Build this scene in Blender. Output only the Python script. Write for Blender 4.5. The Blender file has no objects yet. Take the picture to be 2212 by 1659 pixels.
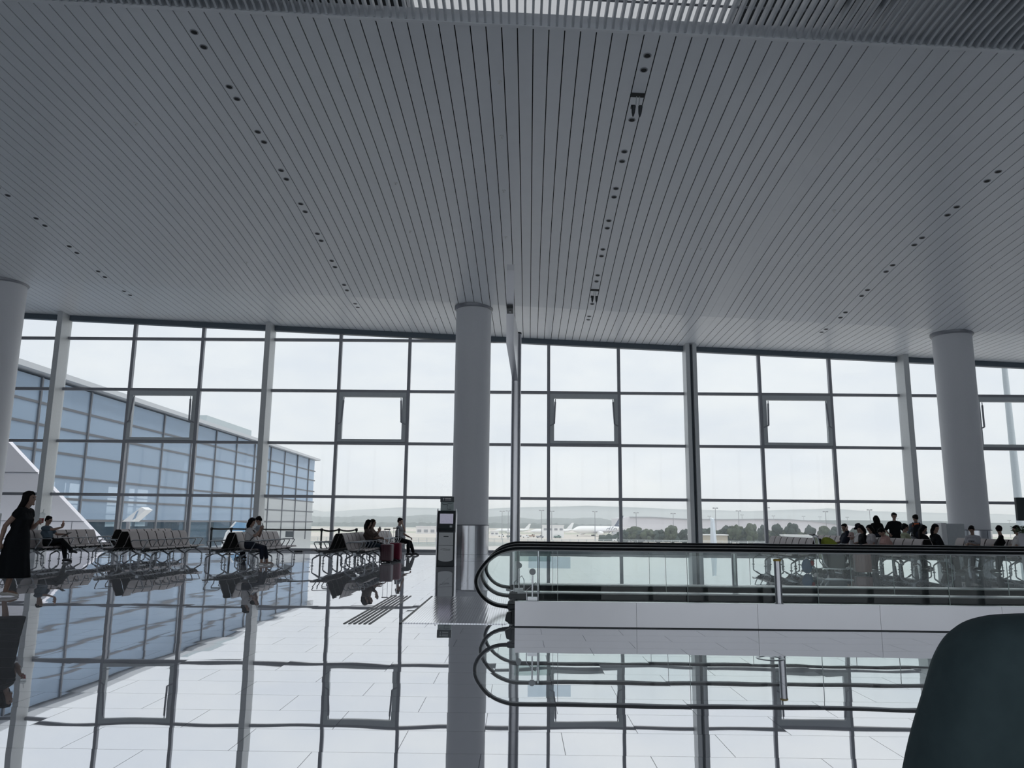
import bpy, bmesh, math, random
from mathutils import Vector, Matrix
random.seed(7)
S = bpy.context.scene
COL = S.collection
R = math.radians

# ------------------------------------------------------------------ camera
FPX, PITCH, ROLL, YAW, EYE = 1671.87, 0.1772, 0.0098, -0.0113, 1.239
fw = Vector((math.sin(YAW) * math.cos(PITCH), math.cos(YAW) * math.cos(PITCH), math.sin(PITCH)))
r0 = Vector((math.cos(YAW), -math.sin(YAW), 0))
u0 = r0.cross(fw)
rt = math.cos(ROLL) * r0 + math.sin(ROLL) * u0
up = -math.sin(ROLL) * r0 + math.cos(ROLL) * u0
cam = bpy.data.objects.new('camera', bpy.data.cameras.new('camera'))
COL.objects.link(cam)
M = Matrix.Identity(4)
for i, v in enumerate((rt, up, -fw)):
    for j in range(3):
        M[j][i] = v[j]
M[2][3] = EYE
cam.matrix_world = M
cam.data.sensor_fit = 'HORIZONTAL'
cam.data.sensor_width = 36.0
cam.data.lens = FPX * 36.0 / 2212.0
cam.data.clip_start, cam.data.clip_end = 0.05, 20000
S.camera = cam

# ------------------------------------------------------------------ view, world, sun
S.view_settings.view_transform = 'Standard'
S.view_settings.look = 'None'
S.view_settings.exposure = 0.0
S.view_settings.gamma = 1.0
S.view_settings.use_curve_mapping = False
S.cycles.transparent_max_bounces = 40
S.cycles.max_bounces = 14
S.cycles.diffuse_bounces = 5
S.cycles.glossy_bounces = 6
S.cycles.transmission_bounces = 8
S.cycles.volume_bounces = 1

wd = bpy.data.worlds.new('overcast_sky')
S.world = wd
wd.use_nodes = True
nt = wd.node_tree
nt.nodes.clear()
def N(t, kind, **kw):
    n = t.nodes.new(kind)
    for k, v in kw.items():
        setattr(n, k, v)
    return n
wo = N(nt, 'ShaderNodeOutputWorld'); bg = N(nt, 'ShaderNodeBackground')
tc = N(nt, 'ShaderNodeTexCoord'); mp = N(nt, 'ShaderNodeMapping')
mp.inputs['Scale'].default_value = (1.6, 1.6, 4.0)
nz = N(nt, 'ShaderNodeTexNoise'); nz.inputs['Scale'].default_value = 3.2; nz.inputs['Detail'].default_value = 7; nz.inputs['Roughness'].default_value = 0.58
cr = N(nt, 'ShaderNodeValToRGB')
cr.color_ramp.elements[0].position = 0.36; cr.color_ramp.elements[0].color = (0.90, 0.935, 1.0, 1)
cr.color_ramp.elements[1].position = 0.66; cr.color_ramp.elements[1].color = (1.04, 1.05, 1.065, 1)
nt.links.new(tc.outputs['Generated'], mp.inputs['Vector']); nt.links.new(mp.outputs['Vector'], nz.inputs['Vector'])
nt.links.new(nz.outputs['Fac'], cr.inputs['Fac']); nt.links.new(cr.outputs['Color'], bg.inputs['Color'])
bg.inputs['Strength'].default_value = 1.0
nt.links.new(bg.outputs['Background'], wo.inputs['Surface'])

sun = bpy.data.objects.new('sun', bpy.data.lights.new('sun', 'SUN'))
COL.objects.link(sun)
sun.data.energy = 1.7
sun.data.angle = R(12)
sun.data.color = (1.0, 0.97, 0.93)
sun.rotation_euler = Vector((-0.35, 0.22, -0.91)).to_track_quat('-Z', 'Y').to_euler()

# ------------------------------------------------------------------ materials
MATS = {}
def mat(name, col, rough=0.5, metal=0.0, var=0.06, scale=12.0, spec=0.5, bump=0.0, bscale=80.0):
    if name in MATS:
        return MATS[name]
    m = bpy.data.materials.new(name); m.use_nodes = True
    t = m.node_tree; b = t.nodes['Principled BSDF']
    b.inputs['Roughness'].default_value = rough
    b.inputs['Metallic'].default_value = metal
    b.inputs['Specular IOR Level'].default_value = spec
    tcn = N(t, 'ShaderNodeTexCoord'); nn = N(t, 'ShaderNodeTexNoise')
    nn.inputs['Scale'].default_value = scale; nn.inputs['Detail'].default_value = 3
    t.links.new(tcn.outputs['Object'], nn.inputs['Vector'])
    mx = N(t, 'ShaderNodeMix', data_type='RGBA')
    lo = [max(0, c * (1 - var)) for c in col] + [1]; hi = [min(1, c * (1 + var)) for c in col] + [1]
    mx.inputs['A'].default_value = lo; mx.inputs['B'].default_value = hi
    t.links.new(nn.outputs['Fac'], mx.inputs['Factor']); t.links.new(mx.outputs['Result'], b.inputs['Base Color'])
    if bump:
        n2 = N(t, 'ShaderNodeTexNoise'); n2.inputs['Scale'].default_value = bscale
        t.links.new(tcn.outputs['Object'], n2.inputs['Vector'])
        bp = N(t, 'ShaderNodeBump'); bp.inputs['Strength'].default_value = bump; bp.inputs['Distance'].default_value = 0.01
        t.links.new(n2.outputs['Fac'], bp.inputs['Height']); t.links.new(bp.outputs['Normal'], b.inputs['Normal'])
    MATS[name] = m
    return m

def glass(name, tint, refl=0.9, base=0.04, haze=None, hazefac=0.0):
    if name in MATS:
        return MATS[name]
    m = bpy.data.materials.new(name); m.use_nodes = True
    t = m.node_tree; t.nodes.clear()
    o = N(t, 'ShaderNodeOutputMaterial'); tr = N(t, 'ShaderNodeBsdfTransparent'); gl = N(t, 'ShaderNodeBsdfGlossy')
    tr.inputs['Color'].default_value = (*tint, 1)
    gl.inputs['Roughness'].default_value = 0.0
    lw = N(t, 'ShaderNodeLayerWeight'); lw.inputs['Blend'].default_value = 0.5
    pw = N(t, 'ShaderNodeMath', operation='POWER'); pw.inputs[1].default_value = 5
    ml = N(t, 'ShaderNodeMath', operation='MULTIPLY_ADD'); ml.inputs[1].default_value = refl; ml.inputs[2].default_value = base
    t.links.new(lw.outputs['Facing'], pw.inputs[0]); t.links.new(pw.outputs[0], ml.inputs[0])
    nn = N(t, 'ShaderNodeTexNoise'); nn.inputs['Scale'].default_value = 0.7
    ms = N(t, 'ShaderNodeMixShader')
    src = tr
    if hazefac:
        df = N(t, 'ShaderNodeBsdfDiffuse'); df.inputs['Color'].default_value = (*haze, 1)
        m0 = N(t, 'ShaderNodeMixShader'); m0.inputs[0].default_value = hazefac
        t.links.new(tr.outputs[0], m0.inputs[1]); t.links.new(df.outputs[0], m0.inputs[2]); src = m0
    t.links.new(ml.outputs[0], ms.inputs[0]); t.links.new(src.outputs[0], ms.inputs[1]); t.links.new(gl.outputs[0], ms.inputs[2])
    t.links.new(ms.outputs[0], o.inputs['Surface'])
    MATS[name] = m
    return m

G_WIN = glass('window_glass', (0.93, 0.95, 0.955), 0.6, 0.02)
G_BAL = glass('balustrade_glass', (0.965, 0.982, 0.975), 0.5, 0.02)
G_PIER = glass('pier_glass', (0.84, 0.89, 0.93), 0.5, 0.03, (0.50, 0.63, 0.79), 0.42)
G_CUP = glass('cup_plastic', (0.85, 0.87, 0.88), 0.6, 0.06)
M_CEIL = mat('ceiling_panel', (0.80, 0.83, 0.87), 0.33, 0.0, 0.03, 3)
M_BLACK = mat('void_black', (0.012, 0.015, 0.018), 0.7)
M_FRAME = mat('mullion_grey', (0.29, 0.30, 0.33), 0.4, 0.3)
M_FIN = mat('fin_aluminium', (0.60, 0.62, 0.63), 0.4, 0.1)
M_BEAM = mat('head_beam', (0.10, 0.13, 0.16), 0.5)
M_SASH = mat('sash_frame', (0.50, 0.53, 0.55), 0.4, 0.2)
M_COL = mat('column_paint', (0.74, 0.75, 0.78), 0.55, 0.0, 0.05, 30)
M_CHROME = mat('brushed_steel', (0.62, 0.63, 0.66), 0.22, 1.0, 0.05, 20)
M_MAST = mat('mast_steel', (0.68, 0.68, 0.71), 0.30, 1.0, 0.08, 40)
M_CLAD = mat('cladding_steel', (0.76, 0.76, 0.79), 0.34, 0.88, 0.04, 2)
M_RUBBER = mat('handrail_rubber', (0.010, 0.013, 0.016), 0.18)
M_DARK = mat('dark_metal', (0.035, 0.042, 0.048), 0.45, 0.2)
M_BELT = mat('belt_rubber', (0.05, 0.055, 0.06), 0.6)
M_ALU = mat('polished_aluminium', (0.75, 0.77, 0.79), 0.25, 1.0, 0.04)
M_GLEDGE = mat('glass_edge', (0.62, 0.74, 0.70), 0.3, 0.0, 0.03)
M_SEAT = mat('seat_perforated', (0.255, 0.222, 0.225), 0.42, 0.25, 0.22, 260, 0.5, 0.25, 300)
M_SEATBACK = mat('seat_back', (0.020, 0.019, 0.020), 0.85, 0.0, spec=0.1)
M_ARM = mat('seat_aluminium', (0.36, 0.38, 0.41), 0.35, 0.7)
M_WHITE = mat('white_paint', (0.82, 0.83, 0.84), 0.45)
M_OFFW = mat('pale_panel', (0.62, 0.61, 0.66), 0.5, 0, 0.03, 1.5)
M_CONC = mat('pale_building', (0.72, 0.71, 0.72), 0.7)

def mfloor():
    m = bpy.data.materials.new('polished_tile'); m.use_nodes = True
    t = m.node_tree; t.nodes.clear()
    o = N(t, 'ShaderNodeOutputMaterial')
    tcn = N(t, 'ShaderNodeTexCoord')
    def brick(off, c1, c2, mort, msize):
        mpn = N(t, 'ShaderNodeMapping'); mpn.inputs['Location'].default_value = off
        t.links.new(tcn.outputs['Object'], mpn.inputs['Vector'])
        b = N(t, 'ShaderNodeTexBrick')
        b.inputs['Scale'].default_value = 1.0; b.inputs['Brick Width'].default_value = 0.92; b.inputs['Row Height'].default_value = 0.46
        b.inputs['Mortar Size'].default_value = msize; b.inputs['Mortar Smooth'].default_value = 0.0
        b.inputs['Color1'].default_value = (*c1, 1); b.inputs['Color2'].default_value = (*c2, 1); b.inputs['Mortar'].default_value = (*mort, 1)
        t.links.new(mpn.outputs['Vector'], b.inputs['Vector'])
        return b
    b0 = brick((0.2, 0.11, 0), (0.84, 0.85, 0.88), (0.89, 0.90, 0.93), (0.30, 0.31, 0.34), 0.0022)
    b1 = brick((0.2, 0.11, 0), (0, 0, 0), (1, 1, 1), (0.5, 0.5, 0.5), 0.0)
    b2 = brick((0.2 + 0.92 * 40, 0.11 + 0.92 * 31, 0), (0, 0, 0), (1, 1, 1), (0.5, 0.5, 0.5), 0.0)
    ng = N(t, 'ShaderNodeTexNoise'); ng.inputs['Scale'].default_value = 1.5; ng.inputs['Detail'].default_value = 1.0
    t.links.new(tcn.outputs['Object'], ng.inputs['Vector'])
    def tilt(src, k):
        a = N(t, 'ShaderNodeMath', operation='SUBTRACT'); a.inputs[1].default_value = 0.5
        t.links.new(src, a.inputs[0])
        c = N(t, 'ShaderNodeMath', operation='MULTIPLY'); c.inputs[1].default_value = k
        t.links.new(a.outputs[0], c.inputs[0]); return c.outputs[0]
    sep = N(t, 'ShaderNodeSeparateColor'); t.links.new(ng.outputs['Color'], sep.inputs[0])
    def add(a, b):
        n = N(t, 'ShaderNodeMath', operation='ADD'); t.links.new(a, n.inputs[0]); t.links.new(b, n.inputs[1]); return n.outputs[0]
    nx = add(tilt(b1.outputs['Color'], 0.003), tilt(sep.outputs[0], 0.003))
    ny = add(tilt(b2.outputs['Color'], 0.003), tilt(sep.outputs[1], 0.006))
    cb = N(t, 'ShaderNodeCombineXYZ'); cb.inputs[2].default_value = 1.0
    t.links.new(nx, cb.inputs[0]); t.links.new(ny, cb.inputs[1])
    nv = N(t, 'ShaderNodeVectorMath', operation='NORMALIZE'); t.links.new(cb.outputs[0], nv.inputs[0])
    df = N(t, 'ShaderNodeBsdfDiffuse'); gl = N(t, 'ShaderNodeBsdfGlossy')
    gl.inputs['Roughness'].default_value = 0.012; gl.inputs['Color'].default_value = (0.97, 0.975, 1.0, 1)
    t.links.new(nv.outputs[0], gl.inputs['Normal'])
    t.links.new(b0.outputs['Color'], df.inputs['Color'])
    ms = N(t, 'ShaderNodeMixShader')
    # mortar lines lose the polish
    mm = N(t, 'ShaderNodeMath', operation='MULTIPLY_ADD'); mm.inputs[1].default_value = -0.55; mm.inputs[2].default_value = 0.79
    t.links.new(b0.outputs['Fac'], mm.inputs[0]); t.links.new(mm.outputs[0], ms.inputs[0])
    t.links.new(df.outputs[0], ms.inputs[1]); t.links.new(gl.outputs[0], ms.inputs[2])
    t.links.new(ms.outputs[0], o.inputs['Surface'])
    return m
M_FLOOR = mfloor()

def mribbed():
    m = bpy.data.materials.new('ribbed_plate'); m.use_nodes = True
    t = m.node_tree; b = t.nodes['Principled BSDF']
    b.inputs['Metallic'].default_value = 0.9; b.inputs['Roughness'].default_value = 0.10
    tcn = N(t, 'ShaderNodeTexCoord'); w = N(t, 'ShaderNodeTexWave', wave_type='BANDS', bands_direction='X')
    w.inputs['Scale'].default_value = 9.0; w.inputs['Distortion'].default_value = 0.0
    t.links.new(tcn.outputs['Object'], w.inputs['Vector'])
    rc = N(t, 'ShaderNodeValToRGB'); rc.color_ramp.elements[0].position = 0.25; rc.color_ramp.elements[0].color = (0.62, 0.63, 0.66, 1); rc.color_ramp.elements[1].position = 0.5; rc.color_ramp.elements[1].color = (0.92, 0.92, 0.95, 1)
    t.links.new(w.outputs['Fac'], rc.inputs['Fac']); t.links.new(rc.outputs['Color'], b.inputs['Base Color'])
    bp = N(t, 'ShaderNodeBump'); bp.inputs['Strength'].default_value = 0.08; bp.inputs['Distance'].default_value = 0.002
    t.links.new(w.outputs['Fac'], bp.inputs['Height']); t.links.new(bp.outputs['Normal'], b.inputs['Normal'])
    return m
M_RIB = mribbed()

def mground():
    m = bpy.data.materials.new('apron_ground'); m.use_nodes = True
    t = m.node_tree; b = t.nodes['Principled BSDF']; b.inputs['Roughness'].default_value = 0.85
    tcn = N(t, 'ShaderNodeTexCoord'); sp = N(t, 'ShaderNodeSeparateXYZ'); t.links.new(tcn.outputs['Object'], sp.inputs[0])
    n1 = N(t, 'ShaderNodeTexNoise'); n1.inputs['Scale'].default_value = 0.012; n1.inputs['Detail'].default_value = 4
    t.links.new(tcn.outputs['Object'], n1.inputs['Vector'])
    a = N(t, 'ShaderNodeMath', operation='MULTIPLY_ADD'); a.inputs[1].default_value = 120
    t.links.new(n1.outputs['Fac'], a.inputs[0]); t.links.new(sp.outputs['Y'], a.inputs[2])
    d = N(t, 'ShaderNodeMath', operation='DIVIDE'); d.inputs[1].default_value = 2000
    t.links.new(a.outputs[0], d.inputs[0])
    r = N(t, 'ShaderNodeValToRGB'); r.color_ramp.interpolation = 'CONSTANT'
    els = [(0.0, (0.50, 0.48, 0.46)), (0.135, (0.36, 0.37, 0.30)), (0.155, (0.52, 0.50, 0.48)), (0.20, (0.30, 0.32, 0.30)), (0.235, (0.50, 0.46, 0.41)),
           (0.30, (0.56, 0.52, 0.47)), (0.40, (0.40, 0.41, 0.33)), (0.47, (0.58, 0.53, 0.49)), (0.60, (0.44, 0.43, 0.37)), (0.72, (0.58, 0.53, 0.49)), (0.95, (0.25, 0.29, 0.27))]
    while len(r.color_ramp.elements) < len(els):
        r.color_ramp.elements.new(0.5)
    for e, (p, c) in zip(r.color_ramp.elements, els):
        e.position = p; e.color = (*c, 1)
    t.links.new(d.outputs[0], r.inputs['Fac']); t.links.new(r.outputs['Color'], b.inputs['Base Color'])
    return m

# ------------------------------------------------------------------ mesh building
class MB:
    def __init__(s):
        s.v = []; s.f = []; s.m = []
    def add(s, vs, fs, mi=0):
        o = len(s.v); s.v += [tuple(v) for v in vs]
        for f in fs:
            s.f.append(tuple(o + i for i in f)); s.m.append(mi)
        return s
    def box(s, a, b, mi=0):
        (x0, y0, z0), (x1, y1, z1) = a, b
        vs = [(x0, y0, z0), (x1, y0, z0), (x1, y1, z0), (x0, y1, z0), (x0, y0, z1), (x1, y0, z1), (x1, y1, z1), (x0, y1, z1)]
        return s.hexa(vs, mi)
    def hexa(s, vs, mi=0):
        return s.add(vs, [(3, 2, 1, 0), (4, 5, 6, 7), (0, 1, 5, 4), (1, 2, 6, 5), (2, 3, 7, 6), (3, 0, 4, 7)], mi)
    def prism(s, poly, axis, a, b, mi=0):
        # poly: 2D points in the two remaining axes (x,z) for axis 'y', (y,z) for 'x', (x,y) for 'z'
        def P(p, t):
            return {'x': (t, p[0], p[1]), 'y': (p[0], t, p[1]), 'z': (p[0], p[1], t)}[axis]
        n = len(poly)
        vs = [P(p, a) for p in poly] + [P(p, b) for p in poly]
        fs = [tuple(range(n)), tuple(range(2 * n - 1, n - 1, -1))] + [(i, i + n, (i + 1) % n + n, (i + 1) % n) for i in range(n)]
        return s.add(vs, fs, mi)
    def tube(s, pts, r, seg=10, mi=0, sx=1.0, caps=True):
        pts = [Vector(p) for p in pts]; n = len(pts)
        rs = r if isinstance(r, (list, tuple)) else [r] * n
        T = []
        for i in range(n):
            d = Vector((0, 0, 0))
            if i > 0: d += (pts[i] - pts[i - 1]).normalized()
            if i < n - 1: d += (pts[i + 1] - pts[i]).normalized()
            T.append(d.normalized() if d.length > 1e-6 else Vector((0, 0, 1)))
        a = Vector((0, 0, 1)) if abs(T[0].z) < 0.9 else Vector((1, 0, 0))
        u = T[0].cross(a).normalized(); rings = []
        C = []
        if caps == 'round':
            for k in (0.0, 0.5, 0.87):
                C.append((pts[0] - T[0] * rs[0] * math.cos(math.asin(max(k, 0.01))), T[0], rs[0] * max(k, 0.05)))
        for i in range(n):
            C.append((pts[i], T[i], rs[i]))
        if caps == 'round':
            for k in (0.87, 0.5, 0.0):
                C.append((pts[-1] + T[-1] * rs[-1] * math.cos(math.asin(max(k, 0.01))), T[-1], rs[-1] * max(k, 0.05)))
        vs = []
        for p, t, rr in C:
            u = (u - t * u.dot(t)).normalized(); w = t.cross(u)
            for k in range(seg):
                an = 2 * math.pi * k / seg
                vs.append(p + u * math.cos(an) * rr * sx + w * math.sin(an) * rr)
        m = len(C)
        fs = [(i * seg + k, i * seg + (k + 1) % seg, (i + 1) * seg + (k + 1) % seg, (i + 1) * seg + k) for i in range(m - 1) for k in range(seg)]
        fs += [tuple(range(seg - 1, -1, -1)), tuple(range((m - 1) * seg, m * seg))]
        return s.add(vs, fs, mi)
    def lathe(s, prof, c=(0, 0, 0), seg=24, mi=0, sx=1, sy=1):
        vs = []
        for r, z in prof:
            for k in range(seg):
                an = 2 * math.pi * k / seg
                vs.append((c[0] + r * sx * math.cos(an), c[1] + r * sy * math.sin(an), c[2] + z))
        m = len(prof)
        fs = [(i * seg + k, i * seg + (k + 1) % seg, (i + 1) * seg + (k + 1) % seg, (i + 1) * seg + k) for i in range(m - 1) for k in range(seg)]
        fs += [tuple(range(seg - 1, -1, -1)), tuple(range((m - 1) * seg, m * seg))]
        return s.add(vs, fs, mi)
    def ball(s, c, r, seg=12, rings=8, rot=None, fn=None, mi=0):
        c = Vector(c); rx, ry, rz = r if isinstance(r, (tuple, list)) else (r, r, r)
        vs = []
        for i in range(rings + 1):
            th = math.pi * min(max(i / rings, 0.02), 0.98)
            for k in range(seg):
                an = 2 * math.pi * k / seg
                p = Vector((rx * math.sin(th) * math.cos(an), ry * math.sin(th) * math.sin(an), -rz * math.cos(th)))
                if fn: p = fn(p)
                vs.append(c + (rot @ p if rot else p))
        fs = [(i * seg + k, i * seg + (k + 1) % seg, (i + 1) * seg + (k + 1) % seg, (i + 1) * seg + k) for i in range(rings) for k in range(seg)]
        fs += [tuple(range(seg - 1, -1, -1)), tuple(range(rings * seg, (rings + 1) * seg))]
        return s.add(vs, fs, mi)
    def build(s, name, mats, parent=None, loc=(0, 0, 0), smooth=False, bevel=0.0):
        me = bpy.data.meshes.new(name)
        me.from_pydata(s.v, [], s.f)
        for m in (mats if isinstance(mats, (list, tuple)) else [mats]):
            me.materials.append(m)
        me.polygons.foreach_set('material_index', s.m)
        if smooth:
            me.polygons.foreach_set('use_smooth', [True] * len(s.f))
        me.update()
        o = bpy.data.objects.new(name, me); COL.objects.link(o)
        o.location = loc
        if parent is not None: o.parent = parent
        if smooth:
            try: me.set_sharp_from_angle(angle=R(40))
            except Exception: pass
        if bevel:
            b = o.modifiers.new('bevel', 'BEVEL'); b.width = bevel; b.segments = 2; b.limit_method = 'ANGLE'
        return o

def tag(o, label=None, cat=None, group=None, kind=None):
    for k, v in (('label', label), ('category', cat), ('group', group), ('kind', kind)):
        if v: o[k] = v
    return o
def thing(name, label, cat, loc=(0, 0, 0), rz=0.0, group=None, kind=None):
    o = bpy.data.objects.new(name, None); COL.objects.link(o)
    o.empty_display_size = 0.2; o.location = loc; o.rotation_euler = (0, 0, rz)
    return tag(o, label, cat, group, kind)
KIDS = {}
def kids(o):
    return [c for c in bpy.data.objects if c.parent is o]
def dup(root, loc=None, rz=None, label=None, group=None, tree=None):
    def rec(o, par):
        c = o.copy(); COL.objects.link(c)
        if par is not None: c.parent = par
        for k in o.children: rec(k, c)
        return c
    r = rec(root, None)
    if loc is not None: r.location = loc
    if rz is not None: r.rotation_euler = (0, 0, rz)
    if label: r['label'] = label
    if group: r['group'] = group
    return r
def lerp(a, b, t): return a + (b - a) * t

# ------------------------------------------------------------------ hall geometry
W = 32.67                                   # plane of the curtain wall
YK, YF = 27.9, 13.25                        # ceiling fold, ceiling front edge
CST = [(13.25, 10.465, -.0540), (15.9, 10.375, -.0535), (17.8, 10.29, -.0530), (19.65, 10.168, -.0525), (21.5, 10.01, -.0520), (23.4, 9.805, -.0512), (25.25, 9.56, -.0506), (27.9, 9.185, -.0500), (W, 9.09, -.0438)]
def zc(x, y):                               # shallow vault that flattens past the fold
    for (ya, za, sa), (yb, zb, sb) in zip(CST, CST[1:]):
        if y <= yb or yb == W:
            t = (y - ya) / (yb - ya)
            return lerp(za, zb, t) + lerp(sa, sb, t) * x
def zf(x): return 10.465 - 0.054 * x
def zw(x): return 9.09 - 0.0438 * x
def xs(x, y): return x + 0.011 * (y - 20.0)  # the boards run a touch off square
MX = lambda m: -19.8 + 3.0 * m
XL, XR = -46.8, 34.2

f = MB().box((XL - 0.5, -24.0, -0.3), (XR + 0.5, W + 0.25, 0.0)).build('floor', M_FLOOR); f['kind'] = 'structure'
# ceiling boards with real open joints, dark void sheet above
cb = MB(); gap = 0.011
i0, i1 = int((XL - 0.0) / 0.3), int(XR / 0.3)
for i in range(i0, i1):
    a, b = 0.3 * i + 0.26 + gap, 0.3 * (i + 1) + 0.26 - gap
    if i in (22,):                          # closed expansion joint strip
        a -= gap * 1.5; b += gap * 1.5
    for (y0, _, _), (y1, _, _) in zip(CST, CST[1:]):
        if y1 == W: y1 = W - 0.06
        lo = [(xs(x, y), y, zc(xs(x, y), y)) for x, y in ((a, y0), (b, y0), (b, y1), (a, y1))]
        cb.hexa(lo + [(x, y, z + 0.03) for x, y, z in lo])
ce = cb.build('ceiling', M_CEIL); ce['kind'] = 'structure'
vb = MB()
for (y0, _, _), (y1, _, _) in zip(CST, CST[1:]):
    for i in range(27):
        xa, xb = XL + 3 * i, XL + 3 * i + 3
        lo = [(xa, y0, zc(xa, y0) + 0.10), (xb, y0, zc(xb, y0) + 0.10), (xb, y1, zc(xb, y1) + 0.10), (xa, y1, zc(xa, y1) + 0.10)]
        vb.hexa(lo + [(x, y, z + 0.1) for x, y, z in lo])
vo = vb.build('ceiling_void', M_BLACK, ce); 
fl = MB()
lo = [(XL, YF - 0.085, zf(XL) - 0.008), (XR, YF - 0.085, zf(XR) - 0.008), (XR, YF - 0.004, zf(XR) - 0.008), (XL, YF - 0.004, zf(XL) - 0.008)]
fl.hexa(lo + [(x, y, z + 0.04) for x, y, z in lo])
lo = [(XL, YF - 0.03, zf(XL) + 0.03), (XR, YF - 0.03, zf(XR) + 0.03), (XR, YF - 0.004, zf(XR) + 0.03), (XL, YF - 0.004, zf(XL) + 0.03)]
fl.hexa(lo + [(x, y, z + 0.27) for x, y, z in lo])
o = fl.build('trim_1', M_CEIL); o['kind'] = 'structure'
# walls closing the hall outside the frame, and the roof over it
YB_ = -24.0
for nm, a, b in (('wall_left', (XL - 0.9, YB_, -0.3), (XL - 0.4, W, 14)), ('wall_right', (XR + 0.4, YB_, -0.3), (XR + 0.9, W, 14))):
    o = MB().box(a, b).build(nm, mat('wall_paint', (0.55, 0.57, 0.60), 0.6)); o['kind'] = 'structure'
wb = MB().box((XL - 0.5, YB_ - 0.4, 9.5), (XR + 0.5, YB_, 14)).box((XL - 0.5, YB_ - 0.4, -0.3), (XR + 0.5, YB_, 0.12))
for i in range(28): wb.box((XL + 3 * i - 0.12, YB_ - 0.3, 0.1), (XL + 3 * i + 0.12, YB_, 9.5))
o = wb.build('wall_back', mat('wall_paint', (0.55, 0.57, 0.60), 0.6)); o['kind'] = 'structure'
o = MB().box((XL, YB_ - 0.2, 0.12), (XR, YB_ - 0.18, 9.5)).build('window_back', G_WIN); o['kind'] = 'structure'
rf = MB()
SKX0, SKX1, SKY0, SKY1 = -2.6, 4.8, 11.0, 19.0
z0, z1 = 12.6, 12.9
rf.box((XL - 0.9, -24.4, z0), (XR + 0.9, SKY0, z1)).box((XL - 0.9, SKY1, z0), (XR + 0.9, W + 0.4, z1)).box((XL - 0.9, SKY0, z0), (SKX0, SKY1, z1)).box((SKX1, SKY0, z0), (XR + 0.9, SKY1, z1))
o = rf.build('roof', mat('roof_deck', (0.30, 0.32, 0.35), 0.7)); o['kind'] = 'structure'
wh = MB(); lo = [(XL - 0.5, W + 0.12, zw(XL) + 0.05), (XR + 0.5, W + 0.12, zw(XR) + 0.05), (XR + 0.5, W + 0.35, zw(XR) + 0.05), (XL - 0.5, W + 0.35, zw(XL) + 0.05)]
wh.hexa(lo + [(x, y, 12.65) for x, y, z in lo]); o = wh.build('wall_window_head', mat('wall_paint', (0.55, 0.57, 0.60))); o['kind'] = 'structure'
M_SKYL = bpy.data.materials.new('skylight_diffuser'); M_SKYL.use_nodes = True
t = M_SKYL.node_tree; t.nodes.clear(); oo = N(t, 'ShaderNodeOutputMaterial'); tl = N(t, 'ShaderNodeBsdfTranslucent'); tl.inputs['Color'].default_value = (0.56, 0.57, 0.58, 1)
t.links.new(tl.outputs[0], oo.inputs['Surface'])
o = MB().box((SKX0 - 0.1, SKY0 - 0.1, z1), (SKX1 + 0.1, SKY1 + 0.1, z1 + 0.02)).build('window_skylight', M_SKYL); o['kind'] = 'structure'
# baffle ceiling: one thing, baffles are its pattern
bf = thing('baffle_ceiling', 'open grey baffle ceiling of thin parallel blades under a skylight', 'ceiling', (0, 0, 0), kind='structure')
bm_ = MB()
n0, n1 = int(-16 / 0.15), int(15 / 0.15)
for i in range(n0, n1):
    x = 0.15 * i + 0.03
    prof = [(7.5, zf(x) + 0.07), (12.7, zf(x) + 0.06), (13.0, zf(x) + 0.03), (13.11, zf(x) - 0.005), (13.155, zf(x) + 0.01), (13.155, zf(x) + 0.2), (7.5, zf(x) + 0.22)]
    bm_.prism(prof, 'x', x - 0.022, x + 0.022)
bm_.build('baffle', mat('baffle_paint', (0.62, 0.65, 0.69), 0.45), bf)
rb = MB()
for y in (12.75, 11.2, 9.6, 8.0):
    rb.tube([(-16, y, zf(-16) + 0.30), (15, y, zf(15) + 0.30)], 0.022, 8)
rb.build('carrier_rail', M_FRAME, bf)
hb = MB()
for x in (-0.55, 0.55, 2.35, 3.3, 5.6, 6.2, 7.7, 8.3):
    hb.box((x - 0.03, 11.9, zf(x) + 0.22), (x + 0.03, 12.5, zf(x) + 0.42))
hb.build('hanger_clip', M_DARK, bf)
ps = MB()
for (x0, x1) in ((-30, -9), (9, 30)):
    pass

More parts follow.
